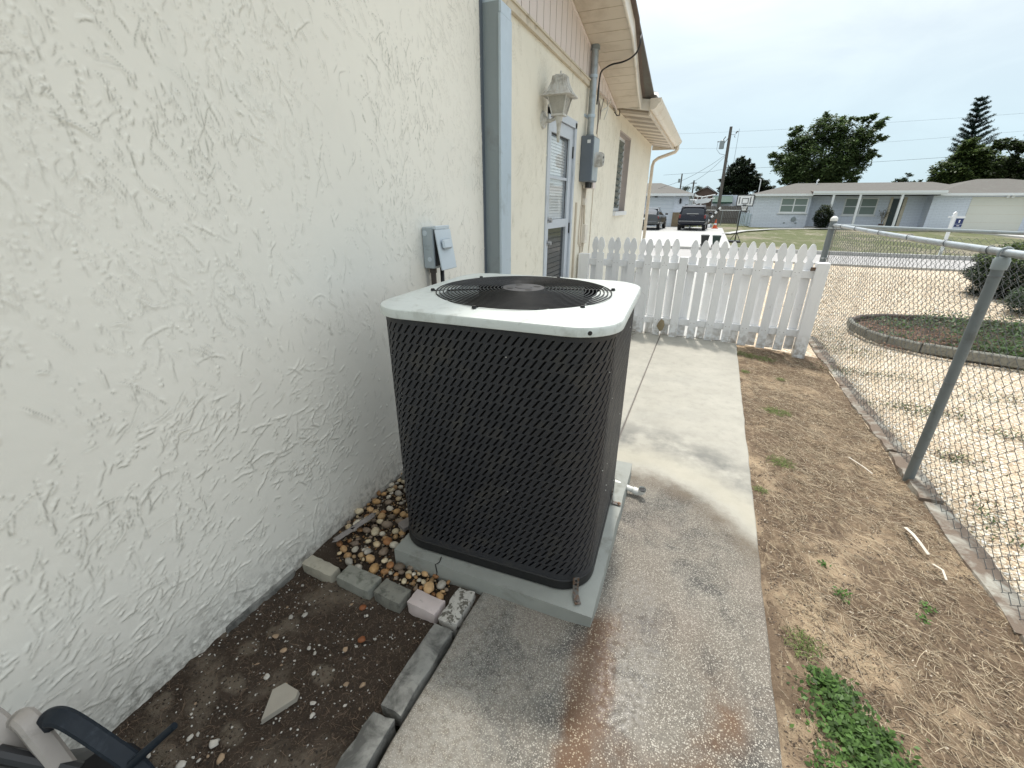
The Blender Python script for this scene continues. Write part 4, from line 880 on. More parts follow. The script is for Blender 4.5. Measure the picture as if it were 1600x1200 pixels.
# window: jalousie in a deep reveal
wf = MB(); wf.box(-1.72, -1.68, wy0, wy0+.05, wz0, wz1).box(-1.72, -1.68, wy1-.05, wy1, wz0, wz1).box(-1.72, -1.68, wy0+.05, wy1-.05, wz1-.05, wz1).box(-1.72, -1.68, wy0+.05, wy1-.05, wz0, wz0+.05)
win = wf.build('window', 'trim', house)
MB().box(-1.735, -1.730, wy0, wy1, wz0, wz1).build('backing', 'doordark', win)
MAT['jal'] = glass('jalousie_glass', (.15, .19, .165), .15)
z = wz0+.07
while z < wz1-.06: MB().obox((-1.70, (wy0+wy1)/2, z), (.012, wy1-wy0-.1, .10), 0, 0, .5).build('pane', 'jal', win); z += .105
MAT['reveal'] = plain('reveal_paint', (.50, .43, .40), .6, var=.08)
MB().box(-1.74, FX+.006, wy1-.004, wy1+.02, wz0, wz1+.02).box(-1.74, FX+.006, wy0, wy1, wz1-.004, wz1+.02).build('reveal', 'reveal', win)
MB().box(-1.74, FX+.05, wy0-.03, wy1+.03, wz0-.07, wz0).build('sill', 'trim', win)
# wall trims: cable covers and conduit strips on the far wall
MB().tube([(FX+.012, 5.66, -.05), (FX+.012, 5.66, 1.62), (FX+.012, 5.66, 1.63)], .016, 6).build('wall_pipe', 'beige', house, smooth=True)
MB().tube([(FX+.012, 5.98, -.05), (FX+.012, 5.98, 1.80)], .013, 6).build('wall_pipe', 'beige', house, smooth=True)

# wall lantern
ln = thing('wall_lantern', (WX, 4.36, 2.30), 'weathered white carriage lantern with flared ribbed top on the wall by the door', 'wall lamp')
c = (-1.42, 4.36)
MB().cyl((WX-.004, 4.36, 2.33), (WX+.014, 4.36, 2.33), .075, .068, n=20).cyl((WX+.014, 4.36, 2.33), (WX+.045, 4.36, 2.33), .045, .018, n=16).build('wall_plate', 'lamp', ln, smooth='auto')
MB().tube([(WX+.02, 4.36, 2.33), (WX+.07, 4.36, 2.318), (-1.46, 4.36, 2.335), (-1.425, 4.36, 2.36)], [.022, .016, .016, .02], 8).build('arm', 'lamp', ln, smooth=True)
MB().lathe([(.004, 0), (.012, .005), (.016, .05), (.019, .12), (.026, .17), (.036, .20), (.046, .225)], (*c, 2.14), 12).build('tail', 'lamp', ln, smooth=True)
def sqfrus(mb, c, z0, h0, z1, h1):
    v = []
    for z, h in ((z0, h0), (z1, h1)): v += [(c[0]-h, c[1]-h, z), (c[0]+h, c[1]-h, z), (c[0]+h, c[1]+h, z), (c[0]-h, c[1]+h, z)]
    return mb.add(v, [(3, 2, 1, 0), (4, 5, 6, 7), (0, 1, 5, 4), (1, 2, 6, 5), (2, 3, 7, 6), (3, 0, 4, 7)])
b = MB(); sqfrus(b, c, 2.365, .050, 2.50, .082); gl_ = b.build('lamp_glass', 'ribbed', ln)
b = MB()
for sx in (-1, 1):
    for sy in (-1, 1): b.tube([(c[0]+sx*.053, c[1]+sy*.053, 2.362), (c[0]+sx*.086, c[1]+sy*.086, 2.503)], .007, 6)
sqfrus(b, c, 2.352, .058, 2.366, .058); sqfrus(b, c, 2.498, .092, 2.508, .092); b.build('cage', 'lamp', ln)
b = MB(); pr_ = [(2.500, .135), (2.515, .122), (2.540, .100), (2.575, .080), (2.61, .066), (2.655, .058)]
for (z0_, h0), (z1_, h1) in zip(pr_[:-1], pr_[1:]): sqfrus(b, c, z0_, h0, z1_, h1)
sh = b.build('lamp_shade', 'lamp', ln)
for k in range(-2, 3):
    for ax in range(4):
        P_ = []
        for z, h in pr_:
            q = (h+.002, k*h*.36)
            P_.append({0: (c[0]+q[0], c[1]+q[1], z), 1: (c[0]-q[0], c[1]+q[1], z), 2: (c[0]+q[1], c[1]+q[0], z), 3: (c[0]+q[1], c[1]-q[0], z)}[ax])
        MB().tube(P_, .0050, 4).build('rib', 'lamp', sh)
b = MB(); sqfrus(b, c, 2.650, .050, 2.668, .038); b.lathe([(.012, 0), (.010, .01), (.005, .014), (.010, .022), (.003, .034)], (*c, 2.667), 10); b.build('finial', 'lamp', ln)

# electric meter: mast, box, meter
em = thing('electric_meter_box', (WX, 5.95, 1.86), 'dark grey electric meter box with round glass meter on the house wall', 'meter box')
MB().box(FX, -1.40, 5.72, 5.98, 1.87, 2.37).build('box', 'boxdark', em) if False else None
MB().box(FX, -1.425, 5.74, 6.04, 1.87, 2.37, .008).build('box', 'boxdark', em, smooth='auto')
MB().box(-1.424, -1.418, 5.755, 6.025, 1.885, 2.355).build('cover_plate', 'boxgrey', em)
MB().box(-1.50, -1.46, 5.736, 5.7395, 2.29, 2.325).build('sticker', 'trim', em)
mt = MB().cyl((-1.418, 5.89, 2.12), (-1.345, 5.89, 2.12), .085, .083, n=24).build('meter', 'lamp', em, smooth='auto')
MB().cyl((-1.345, 5.89, 2.12), (-1.325, 5.89, 2.12), .078, .070, n=24).build('meter_glass', 'ribbed', mt, smooth='auto')
for a, q in ((.02, .03), (-.02, .02), (.0, -.03)): MB().cyl((-1.326, 5.89+a, 2.12+q), (-1.322, 5.89+a, 2.12+q), .012, n=10).build('dial', 'black', mt)
MB().box(FX, -1.47, 6.06, 6.20, 1.80, 2.25, .006).build('side_box', 'siding', em, smooth='auto')
for y_ in (5.90, 5.99): MB().cyl((-1.505, y_, 1.87), (-1.505, y_, 1.805), .033, .03, n=12).build('conduit_fitting', 'black', em, smooth='auto')
MB().cyl((-1.515, 5.90, 2.37), (-1.515, 5.90, 3.27), .040, n=14).build('service_mast', 'galv', em, smooth='auto')
MB().cyl((-1.515, 5.90, 2.365), (-1.515, 5.90, 2.40), .048, n=14).build('mast_collar', 'gpaint', em, smooth='auto')
MB().cyl((-1.515, 5.90, 3.25), (-1.515, 5.90, 3.33), .053, .045, n=14).build('mast_collar', 'gpaint', em, smooth='auto')
for z in (2.58, 2.98): MB().cyl((-1.515, 5.90, z), (-1.515, 5.90, z+.03), .047, n=14).box(FX, FX+.01, 5.81, 5.99, z, z+.03).build('mast_strap', 'gpaint_l', em, smooth='auto')
b = MB()
b.tube([(FX+.008, 5.92, 1.84), (FX+.010, 5.93, 1.62), (FX+.012, 5.90, 1.58), (FX+.012, 5.86, 1.3), (FX+.012, 5.86, 1.12), (FX+.012, 5.93, 1.09), (FX+.012, 6.06, 1.10)], .007, 5)
b.tube([(FX+.012, 6.06, 1.84), (FX+.012, 6.08, 1.5), (FX+.014, 6.09, 1.33)], .011, 5)
b.build('meter_conduit', 'beige', em, smooth=True)
MB().box(FX, FX+.05, 5.95, 6.04, 1.60, 1.68, .004).build('junction_box', 'beige_l', em, smooth='auto')
MB().box(FX, FX+.055, 6.03, 6.17, 1.12, 1.36, .006).build('junction_box', 'beige_l', em, smooth='auto')
MB().cyl((FX+.02, 6.09, 1.12), (FX+.02, 6.07, 1.0), .016, .008, n=8).tube([(FX+.012, 5.98, 1.03), (FX+.012, 5.98, -.04)], .008, 5).tube([(FX+.012, 6.08, 1.02), (FX+.012, 6.08, -.04)], .006, 5).build('ground_cable', 'beige', em)
w = thing('service_wire', (-1.3, 6.2, 3.0), 'black service cable drooping from the mast up over the roof edge', 'cable')
MB().tube(arc([(-1.47, 5.96, 2.72), (-1.465, 5.97, 2.92), (-1.47, 6.05, 3.06), (-1.45, 6.20, 3.14), (-1.377, 6.22, 3.172), (-1.26, 6.20, 3.178), (-1.153, 6.137, 3.19), (-1.07, 6.03, 3.208), (-1.03, 5.96, 3.25), (-1.03, 5.97, 3.32), (-1.05, 6.10, 3.40), (-1.10, 6.3, 3.50)], 4), .010, 6).build('cable', 'black', w, smooth=True)
MB().tube([(-1.47, 5.96, 2.80), (-1.45, 6.05, 2.72), (-1.50, 6.3, 2.62), (-1.53, 6.45, 2.75), (-1.54, 6.6, 2.9)], .006, 5).tube([(-1.46, 5.97, 2.95), (-1.48, 6.1, 2.55), (-1.52, 6.25, 2.45), (-1.54, 6.4, 2.62), (-1.54, 6.3, 2.9)], .005, 5).build('loose_wire', 'wood', w, smooth=True)
MB().tube([(-1.54, 6.5, 2.74), (-1.50, 6.7, 2.82), (-1.52, 6.95, 2.95)], .009, 5).tube([(-1.52, 6.62, 2.66), (-1.50, 6.72, 2.80), (-1.54, 6.8, 2.92)], .008, 5).build('twisted_wire', 'pvc', w, smooth=True)
MB().tube([(-1.53, 7.3, 2.86), (-1.50, 7.34, 2.82), (-1.48, 7.45, 2.84), (-1.50, 7.52, 2.92)], .008, 5).build('wire_loop', 'black', w, smooth=True)
MB().tube([(FX+.008, 6.52, 2.88), (FX+.008, 6.50, 1.2), (FX+.008, 6.50, -.04)], .006, 5).build('wall_wire', 'beige', w)

# disconnect box beside the unit, cover ajar
db = thing('disconnect_box', (WX, 2.36, 1.22), 'small grey electrical disconnect box with its cover hanging open above the air conditioner', 'electrical box')
bx0 = WX+.002
MB().box(bx0, bx0+.075, 2.275, 2.42, 1.235, 1.475, .005).build('box', 'boxgrey', db, smooth='auto')
MB().cyl((bx0+.020, 2.272, 1.44), (bx0+.02, 2.2755, 1.44), .016, n=12).build('knockout', 'boxlight', db)
MB().cyl((bx0+.045, 2.272, 1.29), (bx0+.045, 2.2755, 1.29), .014, n=12).build('knockout', 'boxlight', db)
b = MB(); b.obox((bx0+.115, 2.35, 1.345), (.010, .17, .235), 0, 0, -.16, .003); cv = b.build('cover', 'boxlight', db, smooth='auto')
MB().box(bx0+.075, bx0+.10, 2.275, 2.43, 1.462, 1.482, .003).build('hood', 'boxlight', db)
b = MB(); b.obox((bx0+.128, 2.345, 1.378), (.022, .095, .058), 0, 0, -.16, .009); b.build('cover_boss', 'boxlight', cv, smooth='auto')
MB().box(bx0+.076, bx0+.082, 2.29, 2.41, 1.25, 1.46).build('inner_panel', 'black', db)
MAT['whip'] = plain('brown_conduit', (.075, .062, .056), .6, var=.2, scale=30, bump=.3)
MB().cyl((bx0+.035, 2.32, 1.235), (bx0+.035, 2.32, 1.205), .022, n=12).tube([(bx0+.035, 2.32, 1.21), (bx0+.035, 2.32, 1.10), (bx0+.05, 2.34, .9), (bx0+.16, 2.36, .5), (bx0+.36, 2.32, .36)], .017, 10).build('conduit', 'whip', db, smooth='auto')
MB().tube([(bx0+.055, 2.39, 1.24), (bx0+.055, 2.39, 1.1), (bx0+.07, 2.40, .85), (bx0+.18, 2.42, .45), (bx0+.36, 2.38, .33)], .013, 10).build('conduit', 'black', db, smooth=True)

# ================================================================== AIR CONDITIONER
AX0, AX1, AY0, AY1 = -1.184, -.252, 1.308, 2.262; AR = .150; AZ0, AZ1 = .078, 1.208
def rrect(x0, x1, y0, y1, r, n=10):
    P = []
    for cx, cyy, a0 in ((x1-r, y0+r, -90), (x1-r, y1-r, 0), (x0+r, y1-r, 90), (x0+r, y0+r, 180)):
        for k in range(n+1):
            a = R(a0+90*k/n); P.append((cx+r*math.cos(a), cyy+r*math.sin(a)))
    return P
def rr_wall(mb, x0, x1, y0, y1, r, lv, n=10, cap=(False, False)):
    """stack of rounded rectangles: lv = [(z, inset)]"""
    v = []; m_ = 4*(n+1)
    for z, i_ in lv: v += [(x, y, z) for x, y in rrect(x0+i_, x1-i_, y0+i_, y1-i_, max(.01, r-i_), n)]
    f = [(k*m_+i, k*m_+(i+1) % m_, (k+1)*m_+(i+1) % m_, (k+1)*m_+i) for k in range(len(lv)-1) for i in range(m_)]
    if cap[0]: f.append(tuple(range(m_-1, -1, -1)))
    if cap[1]: f.append(tuple(range((len(lv)-1)*m_, len(lv)*m_)))
    return mb.add(v, f)
pad = rough_block(-1.168, -.190, 1.238, 2.46, -.06, .068, .0028, R(1.2), 8, 10)
pad.build('unit_pad', 'pad', None, 'auto', (-.7, 1.86, -.06), label='grey concrete pad under the air conditioner with a hairline crack in its front', cat='concrete pad')
cr_ = MB(); cr_.tube([(-.915, 1.232, -.03), (-.905, 1.2325, .02), (-.912, 1.234, .066), (-.90, 1.25, .0695), (-.908, 1.28, .0695)], .0022, 4)
cr_.build('crack', 'acblack', bpy.data.objects['unit_pad'])
ac = thing('air_conditioner', (-.711, 1.787, .068), 'charcoal louvred outdoor air conditioner with a pale round-cornered top on its pad', 'air conditioner')
b = MB(); rr_wall(b, AX0-.004, AX1+.004, AY0-.004, AY1+.004, AR+.004, [(.070, .012), (.074, 0), (.118, 0), (.122, .004), (.122, .03)], cap=(True, False)); b.build('base_pan', 'acblack', ac, smooth='auto')
b = MB(); rr_wall(b, AX0+.03, AX1-.03, AY0+.03, AY1-.03, AR-.03, [(.12, 0), (1.168, 0)]); b.build('coil', 'acblack', ac, smooth=True)
# louvred jacket: sheared cells, each with a slanting slit cut through and returned inwards
path = rrect(AX0, AX1, AY0, AY1, AR, 14); path.append(path[0]); pv = [Vector((*p, 0)) for p in path]
cum = [0]
for i in range(1, len(pv)): cum.append(cum[-1]+(pv[i]-pv[i-1]).length)
PER = cum[-1]; cum = np.array(cum); px_ = np.array([p.x for p in pv]); py_ = np.array([p.y for p in pv])
def onpath(s, off):
    s = np.asarray(s) % PER; x = np.interp(s, cum, px_); y = np.interp(s, cum, py_)
    e = .004; x2 = np.interp((s+e) % PER, cum, px_); y2 = np.interp((s+e) % PER, cum, py_); x1 = np.interp((s-e) % PER, cum, px_); y1 = np.interp((s-e) % PER, cum, py_)
    tx, ty = x2-x1, y2-y1; l = np.hypot(tx, ty); return x+ty/l*off, y-tx/l*off
NROW = 27; NC = 112; P_ = PER/NC; ztop, zbot = AZ1-.028, .150; RH = (ztop-zbot)/NROW
Vs = []; Fs = []; k = 0
sh_ = RH*.74     # shear of a cell
jj, ii = np.meshgrid(np.arange(NROW), np.arange(NC), indexing='ij'); jj = jj.ravel(); ii = ii.ravel(); n = len(ii)
base_s = ii*P_ + jj*(sh_+P_*.5)
def cell(u, v):
    if 0 < v < 1: v = np.where(jj % 2 == 0, .03+.97*v, .97*v)     # rows pair up, as the punched louvres do
    return base_s + u*P_ + v*sh_, zbot+(jj+v)*RH
hw = .15; u0, u1, v0, v1 = .5-hw, .5+hw, .02, .98
outer = [(0, 0), (1, 0), (1, 1), (0, 1)]
slit = [(u0+.08, v0), (u1+.0, v0+.05), (u1-.0, v1-.07), (u1-.08, v1), (u0-.0, v1-.05), (u0+.0, v0+.07)]
L = []
for (u, v) in outer+slit:
    s_, z_ = cell(u, v); x, y = onpath(s_, .0); L.append(np.stack([x, y, z_], 1))
for (u, v) in slit:
    s_, z_ = cell(u, v); x, y = onpath(s_, -.006); L.append(np.stack([x, y, z_], 1))
V = np.stack(L, 1).reshape(-1, 3); o = (np.arange(n)*16)[:, None]
q4 = np.array([(0, 1, 5, 4), (1, 2, 6, 5), (2, 7, 6, 6), (2, 3, 8, 7), (3, 0, 9, 8), (0, 4, 9, 9)])
tri = [q for q in q4.tolist()]
faces = []
for q in [(0, 1, 5, 4), (1, 2, 6, 5), (2, 3, 8, 7), (3, 0, 9, 8), (4, 5, 11, 10), (5, 6, 12, 11), (6, 7, 13, 12), (7, 8, 14, 13), (8, 9, 15, 14), (9, 4, 10, 15)]: faces.append(o+np.array(q))
F4 = np.concatenate(faces)
f3 = [o+np.array(q) for q in [(2, 7, 6), (0, 4, 9)]]
me = bpy.data.meshes.new('louvred_jacket'); me.from_pydata((V-np.array(ac['org_'])).tolist(), [], F4.tolist()+np.concatenate(f3).tolist()); me.materials.append(MAT['acdark']); me.update()
ac.rotation_euler.z = R(3); jk = bpy.data.objects.new('louvred_jacket', me); C.objects.link(jk); jk.parent = ac
b = MB(); rr_wall(b, AX0, AX1, AY0, AY1, AR, [(ztop, 0), (AZ1, 0)], 14); b.build('jacket_top_band', 'acdark', ac, smooth='auto')
b = MB(); rr_wall(b, AX0, AX1, AY0, AY1, AR, [(.118, 0), (zbot, 0)], 14); b.build('jacket_bottom_band', 'acdark', ac, smooth='auto')
# ragged half cells at the ends of rows are closed by the shear wrapping round
# top cover with a round opening
CX, CY, CR = (AX0+AX1)/2, (AY0+AY1)/2+.01, .392
cov = MB(); ex = .017; n_ = 10; M4 = 4*(n_+1)
lv = [(AZ1-.006, .0), (AZ1-.004, -.003), (AZ1+.020, -.002), (AZ1+.027, .002), (AZ1+.030, .010)]
v = []
for z, i_ in lv: v += [(x, y, z) for x, y in rrect(AX0-ex+i_, AX1+ex-i_, AY0-ex+i_, AY1+ex-i_, AR+ex-i_, n_)]
outer_ring = rrect(AX0-ex+.010, AX1+ex-.010, AY0-ex+.010, AY1+ex-.010, AR, n_)
def ring(rad, z): return [(CX+rad*math.cos(math.atan2(y-CY, x-CX)), CY+rad*math.sin(math.atan2(y-CY, x-CX)), z) for x, y in outer_ring]
nlev = len(lv)
for t in (.35, .7):
    rg = ring(CR+.012, 0); v += [(x+(q[0]-x)*t, y+(q[1]-y)*t, AZ1+.030+.007*t) for (x, y), q in zip(outer_ring, rg)]
v += ring(CR+.012, AZ1+.038); v += ring(CR+.002, AZ1+.040); v += ring(CR-.006, AZ1+.034); v += ring(CR-.006, AZ1-.05)
tot = nlev+6
f = [(k*M4+i, k*M4+(i+1) % M4, (k+1)*M4+(i+1) % M4, (k+1)*M4+i) for k in range(tot-1) for i in range(M4)]
cov.add(v, f); cvr = cov.build('top_cover', 'cover', ac, smooth='auto')
for cx_, cyy, an in ((AX1-AR, AY0+AR, -62), (AX0+AR, AY0+AR, 200), (AX1-AR, AY1-AR, 20)):
    dv = Vector((math.cos(R(an)), math.sin(R(an)), 0)); p = Vector((cx_, cyy, AZ1+.009))+dv*(AR+ex)
    MB().cyl(p-dv*.004, p+dv*.0035, .0085, .0075, n=12).build('screw', 'acblack', cvr, smooth='auto')
rg = np.random.default_rng(5); b = MB()
for k in range(16):
    s_, z_ = rg.uniform(.5, 1.75) if k % 3 else rg.uniform(0, PER), rg.uniform(.16, 1.1); x, y = onpath(s_+PER*.78, .001); r_ = rg.uniform(.0010, .0022)
    b.obox((float(x), float(y), z_), (r_*2, r_*1.5, r_*1.6), rg.uniform(0, 3))
b.build('lint_specks', 'pvc', ac, kind='stuff')
# fan shroud, motor, blades, grille
fan_th = R(20)
b = MB(); N_ = 48; v = [(CX+(CR-.008)*math.cos(2*math.pi*i/N_), CY+(CR-.008)*math.sin(2*math.pi*i/N_), z) for z in (AZ1-.22, AZ1+.03) for i in range(N_)]
b.add(v, [(i, (i+1) % N_, (i+1) % N_+N_, i+N_) for i in range(N_)]); b.build('fan_shroud', 'acblack', ac, smooth=True)
MB().cyl((CX, CY, AZ1-.20), (CX, CY, AZ1+.015), .075, n=24).build('fan_motor', 'blade', ac, smooth='auto')
for k in range(3):
    a0 = 2*math.pi*k/3+fan_th; v = []; nr = 5; na = 7
    for i in range(nr):
        r = .09+(.37-.09)*i/(nr-1)
        for j in range(na):
            t = j/(na-1); a = a0+(t-.5)*(.75+.2*i/nr)+.18*i/nr; v.append((CX+r*math.cos(a), CY+r*math.sin(a), AZ1-.165+.075*t-.02*math.sin(math.pi*t)))
    MB().add(v, [(i*na+j, i*na+j+1, (i+1)*na+j+1, (i+1)*na+j) for i in range(nr-1) for j in range(na-1)]).build('fan_blade', 'blade', ac, smooth=True)
MB().cyl((CX, CY, .35), (CX, CY, .351), CR-.03, n=40).build('fan_floor', 'acblack', ac)
GZ = AZ1+.040
gr = thing('fan_grille', (CX, CY, GZ), None, None); gr.parent = ac; gr.location = Vector((CX, CY, GZ))-Vector(ac['org_'])
def gz_(r): return GZ+.010*(1-(r/CR)**2)
r = .118; nrg = 19
for i in range(nrg):
    r = .100+(CR-.004-.100)*i/(nrg-1)
    MB().tube([(CX+r*math.cos(2*math.pi*k/64), CY+r*math.sin(2*math.pi*k/64), gz_(r)) for k in range(65)], .0027, 5, False).build('wire_ring', 'ringwire', gr, smooth=True)
for k in range(6):
    a = R(60*k+22)
    ct, st = math.cos(a), math.sin(a)
    MB().tube([(CX+.09*ct, CY+.09*st, gz_(.09)-.005), (CX+.25*ct, CY+.25*st, gz_(.25)-.005), (CX+CR*ct, CY+CR*st, GZ-.004), (CX+(CR+.012)*ct, CY+(CR+.012)*st, GZ+.002)], .0038, 6).build('grille_spoke', 'acblack', gr, smooth=True)
    MB().cyl((CX+(CR+.014)*ct, CY+(CR+.014)*st, GZ-.003), (CX+(CR+.014)*ct, CY+(CR+.014)*st, GZ+.006), .010, .008, n=10).build('grille_clip', 'acblack', gr, smooth='auto')
hb = MB().cyl((CX, CY, gz_(0)-.008), (CX, CY, gz_(0)+.001), .094, n=40).build('hub_plate', 'hub', ac, smooth='auto')
MB().cyl((CX, CY, gz_(0)+.001), (CX, CY, gz_(0)+.004), .040, .037, n=24).build('hub_badge', 'hub', hb, smooth='auto')
for k in range(4):
    a = R(90*k+38); MB().cyl((CX+.064*math.cos(a), CY+.064*math.sin(a), gz_(0)+.0012), (CX+.064*math.cos(a), CY+.064*math.sin(a), gz_(0)+.0022), .015, n=14).build('hub_hole', 'acblack', hb)
# hold-down brackets
for (x, y, rz) in ((-.300, AY0+.004, .45), (AX1+.006, 1.98, 1.57)):
    bk = MB(); e = Vector((math.sin(rz), -math.cos(rz), 0)); sd = Vector((math.cos(rz), math.sin(rz), 0)); p = Vector((x, y, 0))
    bk.sweep([p+Vector((0, 0, .16)), p+Vector((0, 0, .12)), p+e*.006+Vector((0, 0, .08)), p+e*.012+Vector((0, 0, .073)), p+e*.055+Vector((0, 0, .072))], sd, .026, .003)
    br_ = bk.build('bracket', 'rust', ac, smooth='auto')
    for z in (.145, .125, .10): MB().cyl(p+e*.001+Vector((0, 0, z)), p+e*.0045+Vector((0, 0, z)), .005, n=8).build('slot', 'acblack', br_)
    MB().cyl(p+e*.04+Vector((0, 0, .073)), p+e*.04+Vector((0, 0, .080)), .008, n=6).build('bolt', 'rust', br_)
pv_ = thing('drain_pipe', (-.2, 2.22, 0), 'short white plastic drain pipe with an upturned elbow lying beside the pad', 'drain pipe')
MB().tube([(-.42, 2.225, .085), (-.20, 2.222, .040), (-.145, 2.22, .032)], .017, 12).build('pipe', 'pvc', pv_, smooth=True)
MB().tube([(-.165, 2.22, .034), (-.135, 2.218, .031), (-.118, 2.215, .040), (-.112, 2.21, .062)], [.022, .022, .022, .0225], 14, False).tube([(-.1125, 2.2105, .060), (-.112, 2.21, .0625)], .0235, 14, False).build('elbow', 'pvc', pv_, smooth='auto')
MB().cyl((-.1122, 2.2103, .055), (-.1122, 2.2103, .058), .017, n=12).build('opening', 'acblack', pv_)

# ================================================================== PICKET FENCE
pf = thing('picket_fence', (-.1, 5.885, 0), 'white painted wooden picket fence with gothic tips crossing the path', 'fence')
def picket_mesh(w, h, zb, nm):
    hw_ = w/2
    right = [(hw_, zb), (hw_, h-.235), (hw_*.98, h-.222), (hw_*1.0, h-.205), (hw_*.60, h-.195), (hw_*.56, h-.178), (hw_*.72, h-.160), (hw_*.97, h-.125), (hw_*.98, h-.10), (hw_*.82, h-.06), (hw_*.48, h-.018), (hw_*.22, h-.002), (0, h)]
    poly = right+[(-x, z) for x, z in right[-2::-1]]
    mb = MB().prism(poly, -.009, .009, 'y')
    return mb
tips_front = [-1.254, -1.046, -.844, -.642, -.433, .004, .214, .414, .607, .816, 1.007]
tips_back = [-1.343, -1.133, -.929, -.736, -.537, -.329, -.118, .12, .312, .51, .708, .909, 1.115]
rng = random.Random(6)
mf = None
for i, x in enumerate(tips_front+tips_back):
    front = i < len(tips_front)
    h = 1.215-.004*x; zb = .03 if x > .45 else .012
    if x > .5: zb = -.01
    b = picket_mesh(.094+rng.uniform(-.003, .003), h+rng.uniform(-.006, .006), zb-rng.uniform(0, .01), 'picket')
    t = rng.uniform(-.008, .008)
    b.v = [(p[0]+x+t*(p[2]-.6), p[1]+(5.862 if front else 5.925), p[2]) for p in b.v]
    b.build('picket', 'picket', pf)
for (x0, x1, z) in ((-1.40, -.26, .90), (-1.40, -.26, .19), (-.165, 1.19, .885), (-.165, 1.19, .20)):
    b = MB().box(x0, x1, 5.874, 5.912, z-.042, z+.042, .003); b.build('rail', 'picket', pf)
MB().box(-.265, -.165, 5.835, 5.872, -.02, 1.015, .003).box(-.262, -.168, 5.873, 5.95, -.02, 1.01, .003).build('post', 'picket', pf)
MB().box(1.175, 1.30, 5.83, 5.95, -.12, 1.02, .004).build('post', 'picket', pf)
MB().box(-1.555, -1.41, 5.87, 5.96, -.03, 1.0, .004).build('post', 'picket', pf)
b = MB()
for x in tips_front:
    for z in (.90, .20):
        for s in (-.02, .02): b.cyl((x+s, 5.8535, z+.005), (x+s, 5.8515, z+.005), .004, n=6)
b.build('nail_heads', 'rust', pf, kind='stuff')
MB().box(-.175, -.160, 5.85, 5.875, .84, .93).build('hinge', 'rust', pf)
MB().box(1.128, 1.175, 5.850, 5.862, .93, .97).build('latch', 'rust', pf)
b = MB(); b.add([(-.036, 0, .03), (0, -.012, .085), (.035, -.004, .06), (.048, -.008, .0), (.03, 0, -.065), (-.005, -.012, -.085), (-.05, -.004, -.02), (0, -.03, 0)], [(0, 1, 7), (1, 2, 7), (2, 3, 7), (3, 4, 7), (4, 5, 7), (5, 6, 7), (6, 0, 7)])
b.v = [(x-.375, y+5.835, z+.145) for x, y, z in b.v]
single(b, 'dry_leaf', 'leafdry', 'crumpled tan dried leaf caught against the foot of the picket fence', 'leaf', (-.375, 5.83, .06), smooth=True)

# ================================================================== CHAIN LINK FENCE
FXC = 1.50; YC = 7.15; TZ = 1.375
cf = thing('chain_link_fence', (FXC, 3.1, -.08), 'galvanised chain link fence with round top rail running along the dirt strip', 'fence')
def diamonds(p0, u, L, z0, z1, r, pitch=.039, sides=4):
    """zigzag wires hooked into their neighbours"""
    Vs = []; Fs = []; k = 0; u = np.array(u, float); nrm = np.array([-u[1], u[0], 0.]); nW = int(L/pitch); nz_ = int((z1-z0)/pitch); rg = np.random.default_rng(1)
    for i in range(nW+1):
        j = np.arange(nz_+1); side = ((j+i) % 2)*2-1; off = i*pitch + side*pitch*.52
        wav = .006*np.sin(i*.3)+.012*np.sin(z0+j*.11+i*.05)
        P = np.array(p0)[None]+u[None]*off[:, None]+nrm[None]*(wav+side*.004)[:, None]; P[:, 2] = z0+j*pitch+rg.normal(0, .0012, nz_+1)
        d = np.gradient(P, axis=0); d /= np.linalg.norm(d, axis=1)[:, None]; a = np.cross(d, nrm); a /= np.linalg.norm(a, axis=1)[:, None]; b_ = np.cross(d, a)
        rings = [P+(a*math.cos(t)+b_*math.sin(t))*r for t in np.arange(sides)*2*math.pi/sides]
        V = np.stack(rings, 1).reshape(-1, 3); q = np.arange(nz_)*sides
        for s in range(sides): Fs.append(np.stack([q+s, q+(s+1) % sides, q+(s+1) % sides+sides, q+s+sides], 1)+k)
        Vs.append(V); k += len(V)
    return np.concatenate(Vs), np.concatenate(Fs)
V, F = diamonds((FXC+.030, -.6, 0), (0, 1, 0), YC+.55, -.07, TZ-.03, .0017)
npmesh('chain_mesh', V, F, 'wire', None, cf, True, kind='stuff')
MB().tube([(FXC, y, TZ+.006*math.sin(y)) for y in np.arange(-.8, YC, .4)]+[(FXC, YC-.03, TZ)], .0205, 12).build('top_rail', 'galv', cf, smooth='auto')
for y in (-.2, .9, 2.5, 2.93, 3.42, 3.95, 4.6, 5.3, 6.1, 6.7): MB().tube([(FXC+.0235*math.cos(a), y+.006*math.sin(a), TZ+.0235*math.sin(a)) for a in np.linspace(0, 2*math.pi, 13)], .0028, 5, False).build('tie_wire', 'wire', cf, smooth=True)
MB().cyl((FXC-.01, 3.24, -.18), (FXC-.004, 3.27, 1.325), .027, n=16).build('line_post', 'post', cf, smooth='auto')
MB().tube([(FXC+.030*math.cos(a), 3.27, TZ-.008+.034*math.sin(a)) for a in np.linspace(0, 2*math.pi, 15)], .006, 6, False).lathe([(.034, 0), (.035, .05), (.028, .066), (.012, .07)], (FXC-.003, 3.27, 1.285), 14).build('post_cap', 'gpaint', cf, smooth='auto')
MB().tube([(FXC+.032*math.cos(a), 3.27+.034*math.sin(a), 1.25) for a in np.linspace(0, 2*math.pi, 13)], .0025, 5, False).tube([(FXC+.036*math.cos(a), 3.25+.036*math.sin(a), .62) for a in np.linspace(0, 2*math.pi, 13)], .002, 5, False).build('tie_wire', 'wire', cf, smooth=True)
MB().cyl((FXC, -.9, -.18), (FXC, -.9, 1.35), .03, n=12).build('line_post', 'gpaint', cf, smooth='auto')
